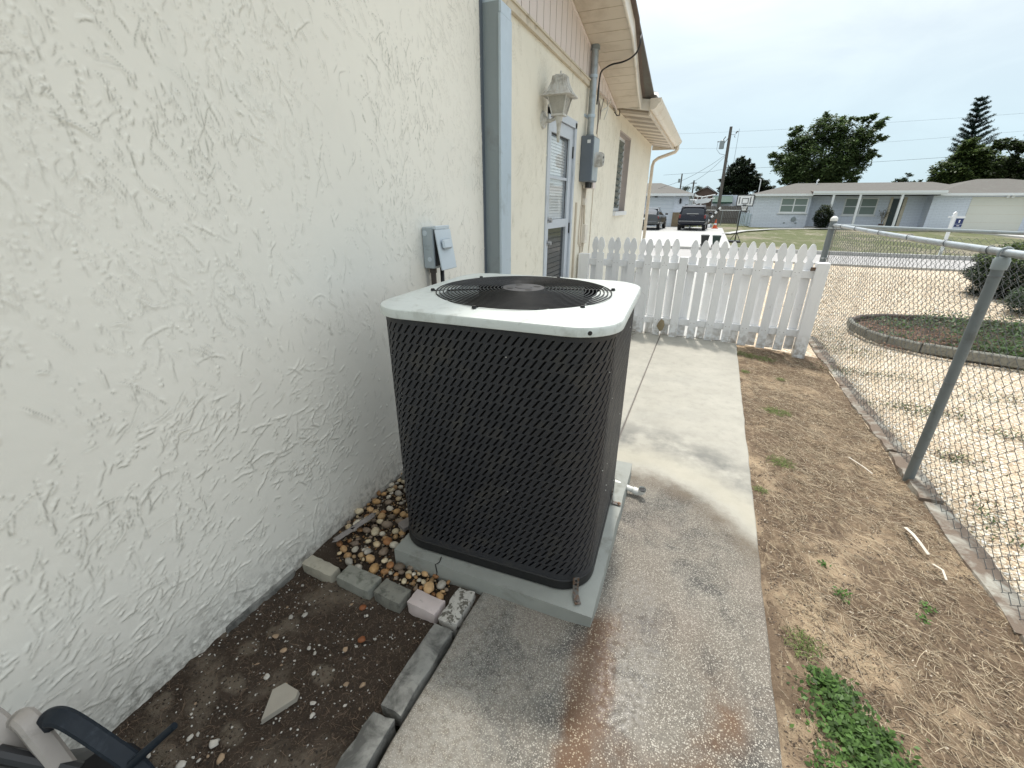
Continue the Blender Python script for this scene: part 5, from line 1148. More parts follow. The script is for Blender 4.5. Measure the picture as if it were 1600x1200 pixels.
cp = MB().cyl((FXC-.01, YC, -.18), (FXC-.01, YC, 1.44), .038, n=16).build('corner_post', 'post', cf, smooth='auto')
MB().lathe([(.042, 0), (.043, .02), (.040, .035), (.028, .052), (.010, .060)], (FXC-.01, YC, 1.425), 16).build('post_cap', 'pvc', cp, smooth='auto')
for z in (1.33, .95, .45): MB().cyl((FXC-.01, YC, z), (FXC-.01, YC, z+.022), .042, n=16).box(FXC+.0, FXC+.03, YC-.07, YC-.035, z, z+.022).build('tension_band', 'galv', cp, smooth='auto')
MB().box(FXC+.022, FXC+.028, YC-.075, YC-.06, -.05, 1.34).build('tension_bar', 'wood', cf)
cf2 = thing('chain_link_fence', (4, YC, -.08), 'second chain link fence meeting the first at the corner post and running right', 'fence')
MB().tube([(FXC+.03, YC, TZ-.005), (3.3, YC+.02, TZ-.05), (5.5, YC+.05, TZ-.07), (9.0, YC+.05, TZ-.07)], .0205, 12).build('top_rail', 'gpaint', cf2, smooth='auto')
V, F = diamonds((FXC+.09, YC+.028, 0), (1, 0, 0), 7.2, -.07, TZ-.085, .0019)
npmesh('chain_mesh', V, F, 'wire', None, cf2, True, kind='stuff')
MB().cyl((4.6, YC+.03, -.18), (4.6, YC+.03, 1.30), .03, n=12).build('line_post', 'gpaint', cf2, smooth='auto')

# ================================================================== PLANTING BED, SHRUBS
rng = random.Random(12)
bed = thing('bed_border', (2.9, 7.3, -.08), 'low curved concrete border round the planting bed behind the chain link fence', 'border')
fr_ = [(2.16, 7.75), (2.12, 7.42), (2.20, 7.06), (2.36, 6.78), (2.62, 6.56), (2.98, 6.42), (3.5, 6.28), (4.2, 6.12), (5.0, 5.95), (6.2, 5.75)]
bk_ = [(2.22, 7.95), (2.42, 8.25), (2.78, 8.5), (3.28, 8.64), (3.8, 8.66), (4.6, 8.55)]
for pts_, mt_ in ((fr_, 'brickdark'), (bk_, 'roofedge')):
    for (p, q) in zip(pts_[:-1], pts_[1:]):
        p = Vector((*p, -.02)); q = Vector((*q, -.02)); d_ = (q-p).normalized(); L_ = (q-p).length
        z = .035+rng.uniform(-.008, .008) if mt_ == 'brickdark' else .0
        MB().sweep([p+d_*.006+Vector((0, 0, z)), p+d_*L_*.5+Vector((0, 0, z+rng.uniform(-.004, .004))), q-d_*.006+Vector((0, 0, z))], (0, 0, 1), (.12 if mt_ == 'brickdark' else .10), .06).build('border_piece', mt_, bed, smooth='auto')
nr = np.random.default_rng(14); P = []
while len(P) < 20000:
    x, y = nr.uniform(2.2, 7.5), nr.uniform(6.0, 8.6)
    yf = np.interp(x, [p[0] for p in fr_[1:]], [p[1] for p in fr_[1:]])+.08; yb = np.interp(x, [2.2, 2.42, 2.78, 3.28, 4.6, 7], [7.9, 8.2, 8.42, 8.55, 8.5, 8.3])
    if not yf < y < yb: continue
    thin = 1.0 if x > 3.1 else .28+.3*(y > 7.6)
    if nr.random() > thin*np.clip((float(fbm(np.array(x*2.1), np.array(y*2.1), 3))-.3)*3.5, .12, 1): continue
    P.append((x, y, -.07+nr.uniform(0, .20 if x > 3 else .09)))
P = np.array(P); kk = np.where(nr.random(len(P))[:, None] < .8, np.array((.07, .13, .04)), np.array((.14, .10, .06)))*nr.uniform(.5, 1.4, (len(P), 1))
V, F, K = leafcloud(P, .055, kk, nr, .45, .2); npmesh('ground_cover', V, F, 'leaf', K, label='dark green ground cover filling the bordered planting bed', cat='ground cover', kind='stuff')
MB().add([(2.2, 7.4, -.055), (2.4, 6.85, -.055), (3.0, 6.48, -.055), (7.5, 5.6, -.055), (7.5, 8.5, -.055), (3.3, 8.6, -.055), (2.4, 8.2, -.055)], [tuple(range(7))]).build('bed_soil', 'soil', kind='structure')
V, F, K = strands(900, (2.3, 3.4), (6.6, 8.2), lambda X, Y: -.04+0*X, .10, .004, lambda q: np.array((.24, .15, .11))*q.uniform(.5, 1.4), nr, .6, .3)
npmesh('bed_litter', V, F, 'straw', K, bpy.data.objects['bed_soil'], kind='stuff')

def shell_pts(rng, c, r, n, flat=1, jit=.12):
    d = rng.normal(size=(n, 3)); d /= np.linalg.norm(d, axis=1)[:, None]; rad = (1-np.abs(rng.normal(0, jit, n)))[:, None]
    lump = 1+.13*np.sin(d[:, :1]*7+c[0])*np.cos(d[:, 1:2]*6+c[1])+.08*np.sin(d[:, 2:3]*11+3)
    return np.array(c)+d*rad*lump*np.array(r)
def shrub(name, c, r, n, size, col, tip, label, cat, seed, stem=True):
    rng = np.random.default_rng(seed); t = thing(name, (c[0], c[1], c[2]-r[2]), label, cat)
    P = np.concatenate([shell_pts(rng, c, r, n), shell_pts(rng, c, np.array(r)*.75, n//3)])
    P = P[P[:, 2] > c[2]-r[2]*.98]
    h = np.clip((P[:, 2]-c[2])/r[2], -1, 1); f = (rng.random(len(P)) < np.clip(.12+.7*h, 0, 1))[:, None]
    kk = np.where(f, np.array(tip), np.array(col))*rng.uniform(.55, 1.35, (len(P), 1))
    V, F, K = leafcloud(P, size, kk, rng, .5, .2); npmesh('foliage', V, F, 'leaf', K, t)
    b = MB()
    for k in range(5): a = k*1.3; b.tube([(c[0]+.03*math.cos(a), c[1]+.03*math.sin(a), c[2]-r[2]-.1), (c[0]+r[0]*.3*math.cos(a), c[1]+r[1]*.3*math.sin(a), c[2]), (c[0]+r[0]*.6*math.cos(a), c[1]+r[1]*.6*math.sin(a), c[2]+r[2]*.4)], [.03, .02, .008], 6)
    b.build('stem', 'pole', t, smooth=True); return t
shrub('shrub', (5.98, 11.7, .42), (1.05, .9, .60), 34000, .055, (.016, .034, .014), (.13, .19, .05), 'big dark rounded shrub with light green top beyond the gravel at the right edge', 'shrub', 3)
shrub('shrub', (5.35, 9.9, .16), (.55, .5, .26), 4000, .05, (.022, .045, .018), (.05, .09, .03), 'low dark shrub spreading over the back of the planting bed', 'shrub', 4)
# gravel yard far kerb
b = MB(); b.box(.7, 60, 15.78, 15.9, -.05, .035).build('near_kerb', 'driveway', kind='structure')

# ================================================================== HOSE REEL at the bottom left corner
hr = thing('hose_reel', (-1.25, .12, -.04), 'taupe plastic hose reel with a dark blue crank handle cut by the bottom left corner', 'hose reel')
sd = (.2, 1, .25)
MB().sweep(arc([(-1.44, .085, .44), (-1.405, .090, .415), (-1.36, .088, .365), (-1.325, .080, .30), (-1.30, .05, .15), (-1.29, .03, -.03)]), (.62, .1, .78), .034, .045).build('rear_rim', 'taupe', hr, smooth='auto')
MB().sweep(arc([(-1.395, .100, .375), (-1.375, .118, .415), (-1.345, .122, .422), (-1.305, .120, .39), (-1.262, .118, .34), (-1.22, .112, .27), (-1.19, .09, .12), (-1.18, .06, -.04)]), (.62, .1, .78), .030, .045).build('front_rim', 'taupe', hr, smooth='auto')
MB().sweep(arc([(-1.315, .135, .400), (-1.298, .148, .428), (-1.262, .160, .432), (-1.21, .170, .406), (-1.15, .180, .366), (-1.10, .188, .330), (-1.06, .19, .29), (-1.03, .185, .2)]), (.45, -.15, .88), .024, .042).build('crank_arm', 'navy', hr, smooth='auto')
MB().cyl((-1.088, .186, .334), (-1.012, .262, .414), .0105, .0085, n=14).build('crank_handle', 'navy', hr, smooth='auto')
MB().cyl((-1.42, -.02, .12), (-1.18, .10, .16), .16, n=28).build('drum', 'black', hr, smooth='auto')
MB().cyl((-1.35, .06, .40), (-1.22, .13, .30), .018, n=10).build('cross_bar', 'black', hr)

# ================================================================== ACROSS THE STREET
G0 = .03
# ---- long white painted brick house
ha = thing('house', (11, 43, 0), 'long low white painted brick house with a pillared porch across the street', 'house')
HY = 42.0
MB().box(3.12, 6.95, HY, 50, G0-.1, 2.36).box(6.95, 14.25, HY+1.1, 50, G0-.1, 2.36).box(14.25, 24.5, HY, 50, G0-.1, 2.36).build('wall', 'wbrick', ha)
def hip(x0, x1, y0, y1, z0, h, rx0, rx1, ry):
    b = MB(); v = [(x0, y0, z0), (x1, y0, z0), (x1, y1, z0), (x0, y1, z0), (rx0, ry, z0+h), (rx1, ry, z0+h)]
    return b.add(v, [(0, 1, 5, 4), (1, 2, 5), (2, 3, 4, 5), (3, 0, 4), (3, 2, 1, 0)])
rf = hip(2.62, 18, HY-.45, 50.5, 2.46, .92, 6.2, 15.2, 46).build('roof', 'shingle', ha)
hip(13.9, 25.2, HY-.55, 50.6, 2.46, 1.02, 17.3, 19.0, 44.8).build('roof', 'shingle', ha)
MB().box(2.6, 6.9, HY-.50, HY-.44, 2.33, 2.49).box(14.4, 25.2, HY-.60, HY-.54, 2.33, 2.49).box(2.6, 2.66, HY-.5, 50.5, 2.33, 2.49).build('fascia', 'trim', ha)
MB().box(2.6, 6.9, HY-.44, HY+.02, 2.34, 2.36).box(14.4, 25.2, HY-.54, HY+.02, 2.34, 2.36).build('eave_soffit', 'trim', ha)
pr = MB().box(6.85, 14.55, HY-.95, HY-.75, 2.40, 2.58).box(6.8, 14.6, HY-1.0, HY-.94, 2.50, 2.66).build('porch_beam', 'trim', ha)
MB().add([(6.85, HY-.95, 2.60), (14.55, HY-.95, 2.60), (14.55, HY+1.6, 2.78), (6.85, HY+1.6, 2.78), (6.85, HY-.95, 2.57), (14.55, HY-.95, 2.57), (14.55, HY+1.6, 2.57), (6.85, HY+1.6, 2.57)], [(0, 1, 2, 3), (7, 6, 5, 4), (0, 4, 5, 1), (1, 5, 6, 2), (3, 7, 4, 0)]).build('porch_roof', 'roofedge', ha)
MB().box(6.9, 14.5, HY-.9, HY+1.3, 2.50, 2.54).build('porch_ceiling', 'frieze', ha)
for x in (8.15, 9.78, 12.22): MB().box(x-.07, x+.07, HY-.92, HY-.78, .05, 2.42).build('porch_post', 'trim', ha)
MB().box(6.9, 14.3, HY-1.0, HY+1.1, -.05, .13).build('porch_floor', 'driveway', ha)
MAT['curtain'] = plain('window_blind', (.20, .25, .23), .4, var=.12, scale=2, bump=0)
def window_(x0, x1, y, z0, z1, par, cols_=2):
    f = MB(); t = .085
    f.box(x0, x1, y-.05, y+.02, z0, z0+t).box(x0, x1, y-.05, y+.02, z1-t, z1); w_ = (x1-x0)/cols_
    for i in range(cols_+1): xm = min(max(x0+i*w_, x0+t/2), x1-t/2); f.box(xm-t/2, xm+t/2, y-.052, y+.022, z0+t, z1-t)
    zm = (z0+z1)/2
    for i in range(cols_): f.box(x0+i*w_+t/2, x0+(i+1)*w_-t/2, y-.046, y+.016, zm-.03, zm+.03)
    f.box(x0-.08, x1+.08, y-.10, y+.0, z0-.08, z0)
    wo = f.build('window', 'trim', par)
    for i in range(cols_):
        for (a, c_) in ((z0+t, zm-.03), (zm+.03, z1-t)): MB().box(x0+i*w_+t/2, x0+(i+1)*w_-t/2, y-.02, y-.012, a, c_).build('pane', 'curtain', wo)
window_(4.92, 6.78, HY-.005, 1.12, 2.22, ha); window_(9.35, 11.45, HY+1.095, .98, 2.22, ha)
MB().box(12.3, 12.95, HY+1.06, HY+1.10, .13, 2.15).build('front_door', 'doordark', ha)
MB().box(12.15, 12.30, HY+1.04, HY+1.10, .1, 2.25).box(12.95, 13.15, HY+1.04, HY+1.10, .1, 2.25).build('door_trim', 'frieze', ha)
g = MB().box(16.35, 19.35, HY-.03, HY+.01, .08, 2.25).build('garage_door', 'garage_c', ha)
for z in (.62, 1.16, 1.70): MB().box(16.35, 19.35, HY-.036, HY-.03, z, z+.012).build('panel_joint', 'frieze', g)
for x in (18.1, 18.35): MB().cyl((x, HY-.05, 2.30), (x-.02, HY-.22, 2.26), .05, .09, n=10).build('flood_lamp', 'trim', ha, smooth='auto')
MB().cyl((6.05, HY-.07, .72), (6.05, HY-.02, .72), .13, n=14).cyl((6.05, HY-.05, .66), (6.05, HY-.1, .66), .17, .15, n=14).build('hose_holder', 'gpaint', ha, smooth='auto')
for x in (5.4, 6.2, 10.2): MB().box(x, x+.12, HY-.04+(1.1 if x > 7 else 0), HY+(1.1 if x > 7 else 0), .32, .42).build('wall_vent', 'gpaint', ha)
for x, y in ((7.6, 45.5), (20, 44.5), (21.2, 44.8)): MB().cyl((x, y, 2.9), (x, y, 3.55), .05, n=8).cyl((x, y, 3.5), (x+.1, y, 3.62), .07, n=8).build('roof_vent', 'trim', ha)
# ---- left house with a garage
hb2 = thing('house', (-4.5, 38, 0), 'white house with grey hipped roof and roll-up garage door behind the parked cars', 'house')
BY = 37.7
MB().box(-9, -4.85, BY, 46, G0-.1, 2.30).box(-2.72, -1.72, BY, 46, 1.12, 2.30).box(-4.85, -2.72, BY, 46, 2.14, 2.30).build('wall', 'wbrick', hb2)
MB().box(-2.72, -1.72, BY-.04, 46, G0-.1, 1.12).build('stone_base', 'stonev', hb2)
gd = MB().box(-4.85, -2.72, BY+.08, BY+.12, .06, 2.14).build('garage_door', 'garage', hb2)
for k in range(7): MB().box(-4.85, -2.72, BY+.072, BY+.08, .30+k*.27, .315+k*.27).build('panel_joint', 'gpaint_l', gd)
hip(-10, -1.35, BY-.45, 47, 2.42, .95, -6.5, -4.3, 42).build('roof', 'shingle', hb2)
MB().box(-10, -1.33, BY-.5, BY-.44, 2.28, 2.45).box(-1.38, -1.32, BY-.5, 47, 2.28, 2.45).build('fascia', 'trim', hb2)
lm = MB(); lm.lathe([(.02, 0), (.07, .08), (.08, .25), (.10, .27), (.03, .36), (.01, .42)], (-2.28, BY-.10, 1.72), 8); lm.build('wall_lamp', 'black', hb2)
MB().box(-4.2, -4.0, BY-.12, BY, 2.18, 2.25).build('door_lamp', 'black', hb2)
# carport-like white pipe frame right of that house
fp = thing('pipe_frame', (-1.3, 39.5, 0), 'white pipe carport frame beside the left neighbour house', 'frame')
for x in (-1.45, -.85): MB().cyl((x, 39.2, 0), (x, 39.2, 2.3), .05, n=8).build('post', 'trim', fp)
for z, x in ((2.3, -1.5), (2.05, -1.5)): MB().tube([(x, 39.2, z), (-.7, 39.2, z-.05), (.1, 39.2, z+.1)], .035, 6).build('rail', 'trim', fp)
for k in range(3): MB().cyl((-1.45+k*.25, 39.2, 1.5+k*.2), (-1.1+k*.35, 39.2, 2.25), .025, n=6).build('brace', 'trim', fp)
# brown gable building, green awning, plank fence
bb = thing('house', (-.6, 55, 0), 'small brown gabled building peeking over the plank fence', 'building')
MB().box(-1.9, .30, 52, 58, 0, 2.75).prism([(-1.9, 2.75), (.30, 2.75), (-.75, 3.38)], 52, 58, 'y').build('wall', 'rbrick', bb)
MB().sweep([(-2.0, 51.9, 2.72), (-.75, 51.9, 3.45), (.40, 51.9, 2.72)], (0, 1, 0), .3, .07).build('roof_edge', 'roofedge', bb)
aw = thing('awning', (.75, 50.5, 0), 'dark green canvas awning over the plank fence', 'awning')
MB().prism([(49.8, 1.95), (51.6, 2.52), (51.6, 2.45), (49.8, 1.80)], -.05, 1.75, 'x').build('canvas', 'green', aw)
MB().box(-.1, 3.1, 51.6, 58, 0, 2.60).build('back_wall', 'wbrick', aw)
for x in (.0, 1.7): MB().cyl((x, 49.85, 0), (x, 49.85, 1.85), .04, n=6).build('post', 'trim', aw)
wf_ = thing('plank_fence', (1, 49, 0), 'tall weathered grey plank fence between the two houses', 'fence')
rng = random.Random(2); x = -1.75
while x < 3.05:
    w_ = .145; MB().box(x, x+w_-.012, 48.98+rng.uniform(0, .02), 49.02, 0, 1.58+rng.uniform(-.03, .02)).build('plank', 'woodfence', wf_); x += w_
MB().box(-1.75, 3.05, 49.02, 49.06, .4, .5).box(-1.75, 3.05, 49.02, 49.06, 1.2, 1.3).build('rail', 'woodfence', wf_)
wc = thing('wire_fence', (1, 43.5, 0), 'thin chain link fence and gate beside the white brick house', 'fence')
for x in (-.6, .9, 2.2, 2.95): MB().cyl((x, 43.5, 0), (x, 43.5, 1.25), .03, n=6).build('post', 'galv', wc)
MB().cyl((-.6, 43.5, 1.25), (2.95, 43.5, 1.25), .022, n=6).build('top_rail', 'galv', wc)
V, F = diamonds((-.6, 43.5, 0), (1, 0, 0), 3.5, .05, 1.22, .004, .07, 3); npmesh('chain_mesh', V, F, 'wire', None, wc, kind='stuff')
gt = thing('white_gate', (2.6, 42.3, 0), 'low white slatted gate by the corner of the white brick house', 'gate')
for k in range(7): MB().box(2.28+k*.12, 2.36+k*.12, 42.3, 42.33, .08, 1.15-.02*k).build('slat', 'gpaint_l', gt)
MB().box(2.25, 3.1, 42.33, 42.36, .25, .32).box(2.25, 3.1, 42.33, 42.36, .9, .97).build('rail', 'gpaint_l', gt)

# ---- vehicles (rear to the camera, nose to +Y)
def loft(mb, secs, n=24, p=4):
    """superellipse cross-sections: (y, half width, z bottom, z top)"""
    v = []
    for (y, hw_, za, zb) in secs:
        for k in range(n):
            a = 2*math.pi*(k+.5)/n; c, s = math.cos(a), math.sin(a)
            v.append((hw_*abs(c)**(2/p)*(1 if c > 0 else -1), y, (za+zb)/2+(zb-za)/2*abs(s)**(2/p)*(1 if s > 0 else -1)))
    m_ = len(secs); f = [(i*n+k, i*n+(k+1) % n, (i+1)*n+(k+1) % n, (i+1)*n+k) for i in range(m_-1) for k in range(n)] + [tuple(range(n-1, -1, -1)), tuple(range((m_-1)*n, m_*n))]
    return mb.add(v, f)
def at_(ob_list, loc, rz):
    pass
def wheel(t, x, y, r, w_):
    s = 1 if x > 0 else -1
    wh = MB().cyl((x-s*w_, y, r), (x, y, r), r, n=24).build('wheel', 'tyre', t, smooth='auto')
    rm = MB().cyl((x-.01*s, y, r), (x+.012*s, y, r), r*.66, r*.6, n=20).build('rim', 'rim', wh, smooth='auto')
    return wh
suv = thing('suv', (0, 0, 0), 'dark navy blue SUV parked rear-first on the pale driveway across the street', 'car')
hw = .86
b = MB(); loft(b, [(-2.15, hw*.90, .42, .92), (-2.10, hw*.97, .36, 1.0), (-1.9, hw, .30, 1.02), (-.5, hw, .28, 1.03), (1.2, hw, .28, 1.0), (1.9, hw*.95, .30, .95), (2.15, hw*.8, .36, .8)], 28, 5); b.build('body', 'carnavy', suv, smooth='auto')
b = MB(); loft(b, [(-2.08, hw*.86, .85, 1.02), (-1.98, hw*.84, .90, 1.34), (-1.80, hw*.80, .90, 1.50), (-.6, hw*.80, .90, 1.545), (.2, hw*.80, .90, 1.50), (1.05, hw*.84, .88, 1.03)], 28, 4); b.build('cabin', 'carglass', suv, smooth='auto')
b = MB(); loft(b, [(-1.97, hw*.80, 1.40, 1.46), (-1.80, hw*.76, 1.42, 1.535), (-.5, hw*.76, 1.45, 1.57), (.2, hw*.74, 1.44, 1.53)], 24, 4); b.build('roof', 'carnavy', suv, smooth='auto')
for sx in (-1, 1):
    MB().tube([(sx*hw*.84, -2.06, 1.0), (sx*hw*.815, -1.97, 1.30), (sx*hw*.77, -1.86, 1.47)], .05, 8).build('rear_pillar', 'carnavy', suv, smooth=True)
    MB().obox((sx*hw*.88, -2.12, .86), (.13, .08, .22), bev=.02).build('tail_lamp', 'reddish', suv)
    MB().tube([(sx*hw*.66, -1.7, 1.58), (sx*hw*.66, 0, 1.60)], .018, 6).build('roof_rail', 'black', suv)
    MB().obox((sx*(hw+.10), .55, 1.05), (.2, .1, .14), bev=.03).build('mirror', 'carnavy', suv)
    for y in (-1.35, 1.35): wheel(suv, sx*(hw+.0), y, .345, .2)
MB().obox((0, -2.155, .50), (1.62, .12, .20), bev=.04).build('bumper', 'carnavy', suv)
MB().box(-.80, .80, -2.225, -2.21, .58, .60).build('bumper_strip', 'rim', suv)
MB().box(-.36, .36, -2.13, -2.10, 1.015, 1.05).build('chrome_strip', 'rim', suv)
MB().box(-.16, .16, -2.145, -2.13, .80, .93).build('licence_plate', 'trim', suv)
suv.location = (-1.0, 34.0, .085); suv.rotation_euler.z = R(-2)
sed = thing('sedan', (0, 0, 0), 'grey sedan parked half hidden behind the corner of the stucco house', 'car')
hw = .88
b = MB(); loft(b, [(-2.35, hw*.88, .45, .92), (-2.30, hw*.96, .36, .99), (-1.7, hw, .28, 1.0), (0, hw, .26, .95), (1.5, hw, .28, .90), (2.2, hw*.9, .32, .75)], 28, 4.5); b.build('body', 'cargrey', sed, smooth='auto')
b = MB(); loft(b, [(-1.85, hw*.78, .85, .99), (-1.35, hw*.74, .85, 1.30), (-.9, hw*.70, .85, 1.385), (.1, hw*.70, .85, 1.385), (1.1, hw*.80, .85, .95)], 28, 3.5); b.build('cabin', 'carglass', sed, smooth='auto')
b = MB(); loft(b, [(-1.32, hw*.70, 1.29, 1.32), (-.9, hw*.67, 1.34, 1.40), (.1, hw*.67, 1.34, 1.40)], 24, 3.5); b.build('roof', 'cargrey', sed, smooth='auto')
for sx in (-1, 1):
    MB().tube([(sx*hw*.80, -1.9, .97), (sx*hw*.74, -1.35, 1.28), (sx*hw*.69, -.95, 1.36)], .05, 8).build('rear_pillar', 'cargrey', sed, smooth=True)
    MB().obox((sx*hw*.78, -2.29, .80), (.34, .09, .17), bev=.03).build('tail_lamp', 'reddish', sed)
    MB().obox((sx*(hw+.09), .55, .98), (.19, .1, .12), bev=.03).build('mirror', 'black', sed)
    for y in (-1.4, 1.4): wheel(sed, sx*(hw+.0), y, .325, .2)
MB().box(-.16, .16, -2.36, -2.345, .66, .78).build('licence_plate', 'trim', sed)
MB().obox((0, -2.335, .47), (1.60, .10, .20), bev=.04).build('bumper', 'cargrey', sed)
sed.location = (-3.83, 33.4, .085); sed.rotation_euler.z = R(-2)

# ---- bins, cone, ladder, basketball hoops
for (x, y, rz, mt_, lb) in ((-.06, 19.62, .05, 'binblack', 'left of two dark wheeled rubbish bins at the driveway mouth, the black one'), (.36, 19.5, -.1, 'bingreen', 'right of two dark wheeled rubbish bins at the driveway mouth, the dark green one')):
    t = thing('wheeled_bin', (x, y, .085), lb, 'rubbish bin', 'rubbish bins across the street')
    b = MB(); sqfrus(b, (x, y), .10, .10, .50, .155); b.build('tub', mt_, t)
    MB().box(x-.165, x+.165, y-.17, y+.17, .50, .525, .01).build('lid', mt_, t)
    MB().cyl((x-.12, y+.17, .52), (x+.12, y+.17, .52), .012, n=6).build('handle', 'black', t)
    for s in (-1, 1): MB().cyl((x+s*.12, y+.13, .13), (x+s*.145, y+.13, .13), .045, n=12).build('wheel', 'tyre', t)
t = thing('traffic_cone', (.42, 36, .1), 'orange traffic cone with a white band near the utility pole', 'traffic cone')
MB().box(.20, .64, 35.8, 36.2, .09, .13).build('base', 'orange', t); MB().lathe([(.15, .13), (.10, .33)], (.42, 36, 0), 14).lathe([(.075, .45), (.03, .70)], (.42, 36, 0), 14).build('cone', 'orange', t, smooth='auto'); MB().lathe([(.10, .33), (.075, .45)], (.42, 36, 0), 14).build('band', 'trim', t, smooth='auto')
t = thing('guy_marker', (.25, 38, .1), 'black and white striped guy wire guard slanting beside the utility pole', 'guy wire guard')
for k in range(8):
    p = Vector((-.25, 38, .35)).lerp(Vector((.62, 38, 1.5)), k/8); q = Vector((-.25, 38, .35)).lerp(Vector((.62, 38, 1.5)), (k+1)/8)
    MB().cyl(p, q, .075, n=8).build('stripe', 'trim' if k % 2 else 'black', t)
for k, (x, s, mt_) in enumerate(((-.15, .28, 'rbrick'), (.12, .2, 'gpaint'), (-.38, .22, 'woodfence'), (.0, .16, 'trim'))):
    b = MB().obox((x, 37.6-k*.1, .1+s*.6), (s, s, s*1.3), .3*k, bev=.03); single(b, 'yard_clutter', mt_, ['brown box in the clutter beside the navy SUV', 'small grey pot in the clutter by the utility pole', 'old wooden crate just right of the navy SUV', 'small white bucket beside the orange cone'][k], ['box', 'pot', 'crate', 'bucket'][k], (x, 37.6-k*.1, .08))
t = thing('basketball_hoop', (1.22, 23.2, 0), 'portable basketball hoop with a black-framed backboard on the far lawn', 'basketball hoop')
MB().tube([(1.22, 23.25, .10), (1.23, 23.25, 1.2), (1.26, 23.28, 1.75)], .025, 8).build('pole', 'black', t, smooth=True)
MB().box(.94, 1.46, 23.1, 23.6, .02, .12, .02).cyl((1.0, 23.35, .12), (1.22, 23.25, .5), .014, n=6).cyl((1.42, 23.35, .12), (1.22, 23.25, .5), .014, n=6).build('base', 'black', t)
bd = MB().box(.98, 1.66, 23.16, 23.185, 1.60, 2.05).build('backboard', 'trim', t)
f_ = MB()
for (a, c_, e, g_) in ((.97, 1.67, 2.03, 2.065), (.97, 1.67, 1.585, 1.62), (.97, 1.005, 1.62, 2.03), (1.635, 1.67, 1.62, 2.03), (1.07, 1.10, 1.68, 1.97), (1.51, 1.54, 1.68, 1.97)): f_.box(a, c_, 23.145, 23.158, e, g_)
f_.build('frame', 'black', bd)
f_ = MB()
for (a, c_, e, g_) in ((1.19, 1.45, 1.90, 1.92), (1.19, 1.45, 1.70, 1.72), (1.19, 1.21, 1.72, 1.90), (1.43, 1.45, 1.72, 1.90)): f_.box(a, c_, 23.145, 23.158, e, g_)
f_.build('target_square', 'black', bd)
MB().tube([(1.32+.13*math.cos(a), 23.0+.13*math.sin(a), 1.62) for a in np.linspace(0, 2*math.pi, 17)], .011, 5, False).box(1.25, 1.39, 23.12, 23.15, 1.58, 1.66).build('rim', 'black', t)
b = MB()
for k in range(12):
    a = 2*math.pi*k/12
    for s in (1, -1): b.tube([(1.32+.13*math.cos(a), 23.0+.13*math.sin(a), 1.62), (1.32+.09*math.cos(a+s*.26), 23+.09*math.sin(a+s*.26), 1.52), (1.32+.07*math.cos(a), 23+.07*math.sin(a), 1.42)], .005, 3)
b.build('net', 'trim', t, kind='stuff')
t = thing('basketball_hoop', (-.9, 35.5, 0), 'white fan-shaped basketball backboard seen edge-on behind the navy SUV', 'basketball hoop')
b = MB().prism([(-.55, 1.88), (-.45, 1.74), (.0, 1.72), (.40, 1.80), (.55, 1.92), (.50, 2.04), (.2, 2.08), (-.3, 1.99)], 35.3, 35.34, 'y'); b.v = [(x-.68, y, z+.02) for x, y, z in b.v]; b.build('backboard', 'trim', t)
MB().cyl((-1.25, 35.5, .08), (-1.25, 35.5, 1.7), .045, n=8).cyl((-1.25, 35.5, 1.62), (-.75, 35.36, 1.85), .03, n=6).cyl((-1.5, 35.5, 1.98), (-.75, 35.36, 1.95), .03, n=6).build('pole', 'trim', t)
# ---- lawn sign (blank of any company name; small emblem and two bars)
t = thing('yard_sign', (7.45, 19.9, 0), 'white real estate post with a small navy hanging sign on the far verge', 'yard sign')
MB().box(7.43, 7.51, 19.86, 19.94, 0, 1.40).prism([(7.42, 1.40), (7.52, 1.40), (7.47, 1.47)], 19.85, 19.95, 'y').build('post', 'trim', t)
MB().box(7.33, 7.76, 19.87, 19.93, 1.27, 1.315).build('arm', 'trim', t)
p_ = MB().box(7.55, 7.74, 19.89, 19.91, 1.08, 1.25).box(7.55, 7.74, 19.89, 19.91, .985, 1.07).build('panel', 'signnavy', t)
MB().cyl((7.645, 19.889, 1.185), (7.645, 19.885, 1.185), .022, n=12).box(7.63, 7.66, 19.885, 19.889, 1.12, 1.16).box(7.61, 7.68, 19.885, 19.889, 1.015, 1.035).build('print', 'trim', p_)
# ---- utility pole and wires
t = thing('utility_pole', (.5, 39.5, 0), 'leaning-looking wooden utility pole with a grey transformer beyond the fence', 'utility pole')
MB().cyl((.50, 39.5, 0), (.36, 39.5, 6.95), .135, .10, n=12).build('pole', 'pole', t, smooth='auto')
MB().cyl((-.06, 39.4, 5.52), (-.06, 39.4, 6.05), .17, n=14).cyl((-.06, 39.4, 6.05), (-.06, 39.4, 6.12), .14, .05, n=14).build('transformer', 'gpaint', t, smooth='auto')
MB().cyl((-.25, 39.4, 6.0), (-.40, 39.4, 6.0), .03, n=6).cyl((.1, 39.4, 5.9), (.35, 39.45, 6.3), .02, n=6).cyl((-.02, 39.4, 6.1), (.12, 39.4, 6.32), .03, n=6).build('bushing', 'pole', t)
MB().tube([(-.35, 39.4, 6.0), (-.36, 39.4, 5.5), (-.1, 39.4, 5.2), (.36, 39.5, 5.1)], .014, 4).tube([(.42, 39.5, 5.0), (.7, 39.5, 4.2), (.9, 39.5, 3.6)], .012, 4).build('drop_wire', 'wirefar', t)
t2 = MB().tube([(.75, 39.5, 6.5), (.82, 39.5, 6.62), (.90, 39.5, 6.60)], .045, 6).tube([(.72, 39.5, 6.38), (.70, 39.5, 6.30), (.76, 39.5, 6.24)], .02, 5).build('spotlight_insulator', 'pole', t)
MB().cyl((.38, 39.5, 6.45), (.76, 39.5, 6.42), .012, n=5).build('bracket', 'wirefar', t)
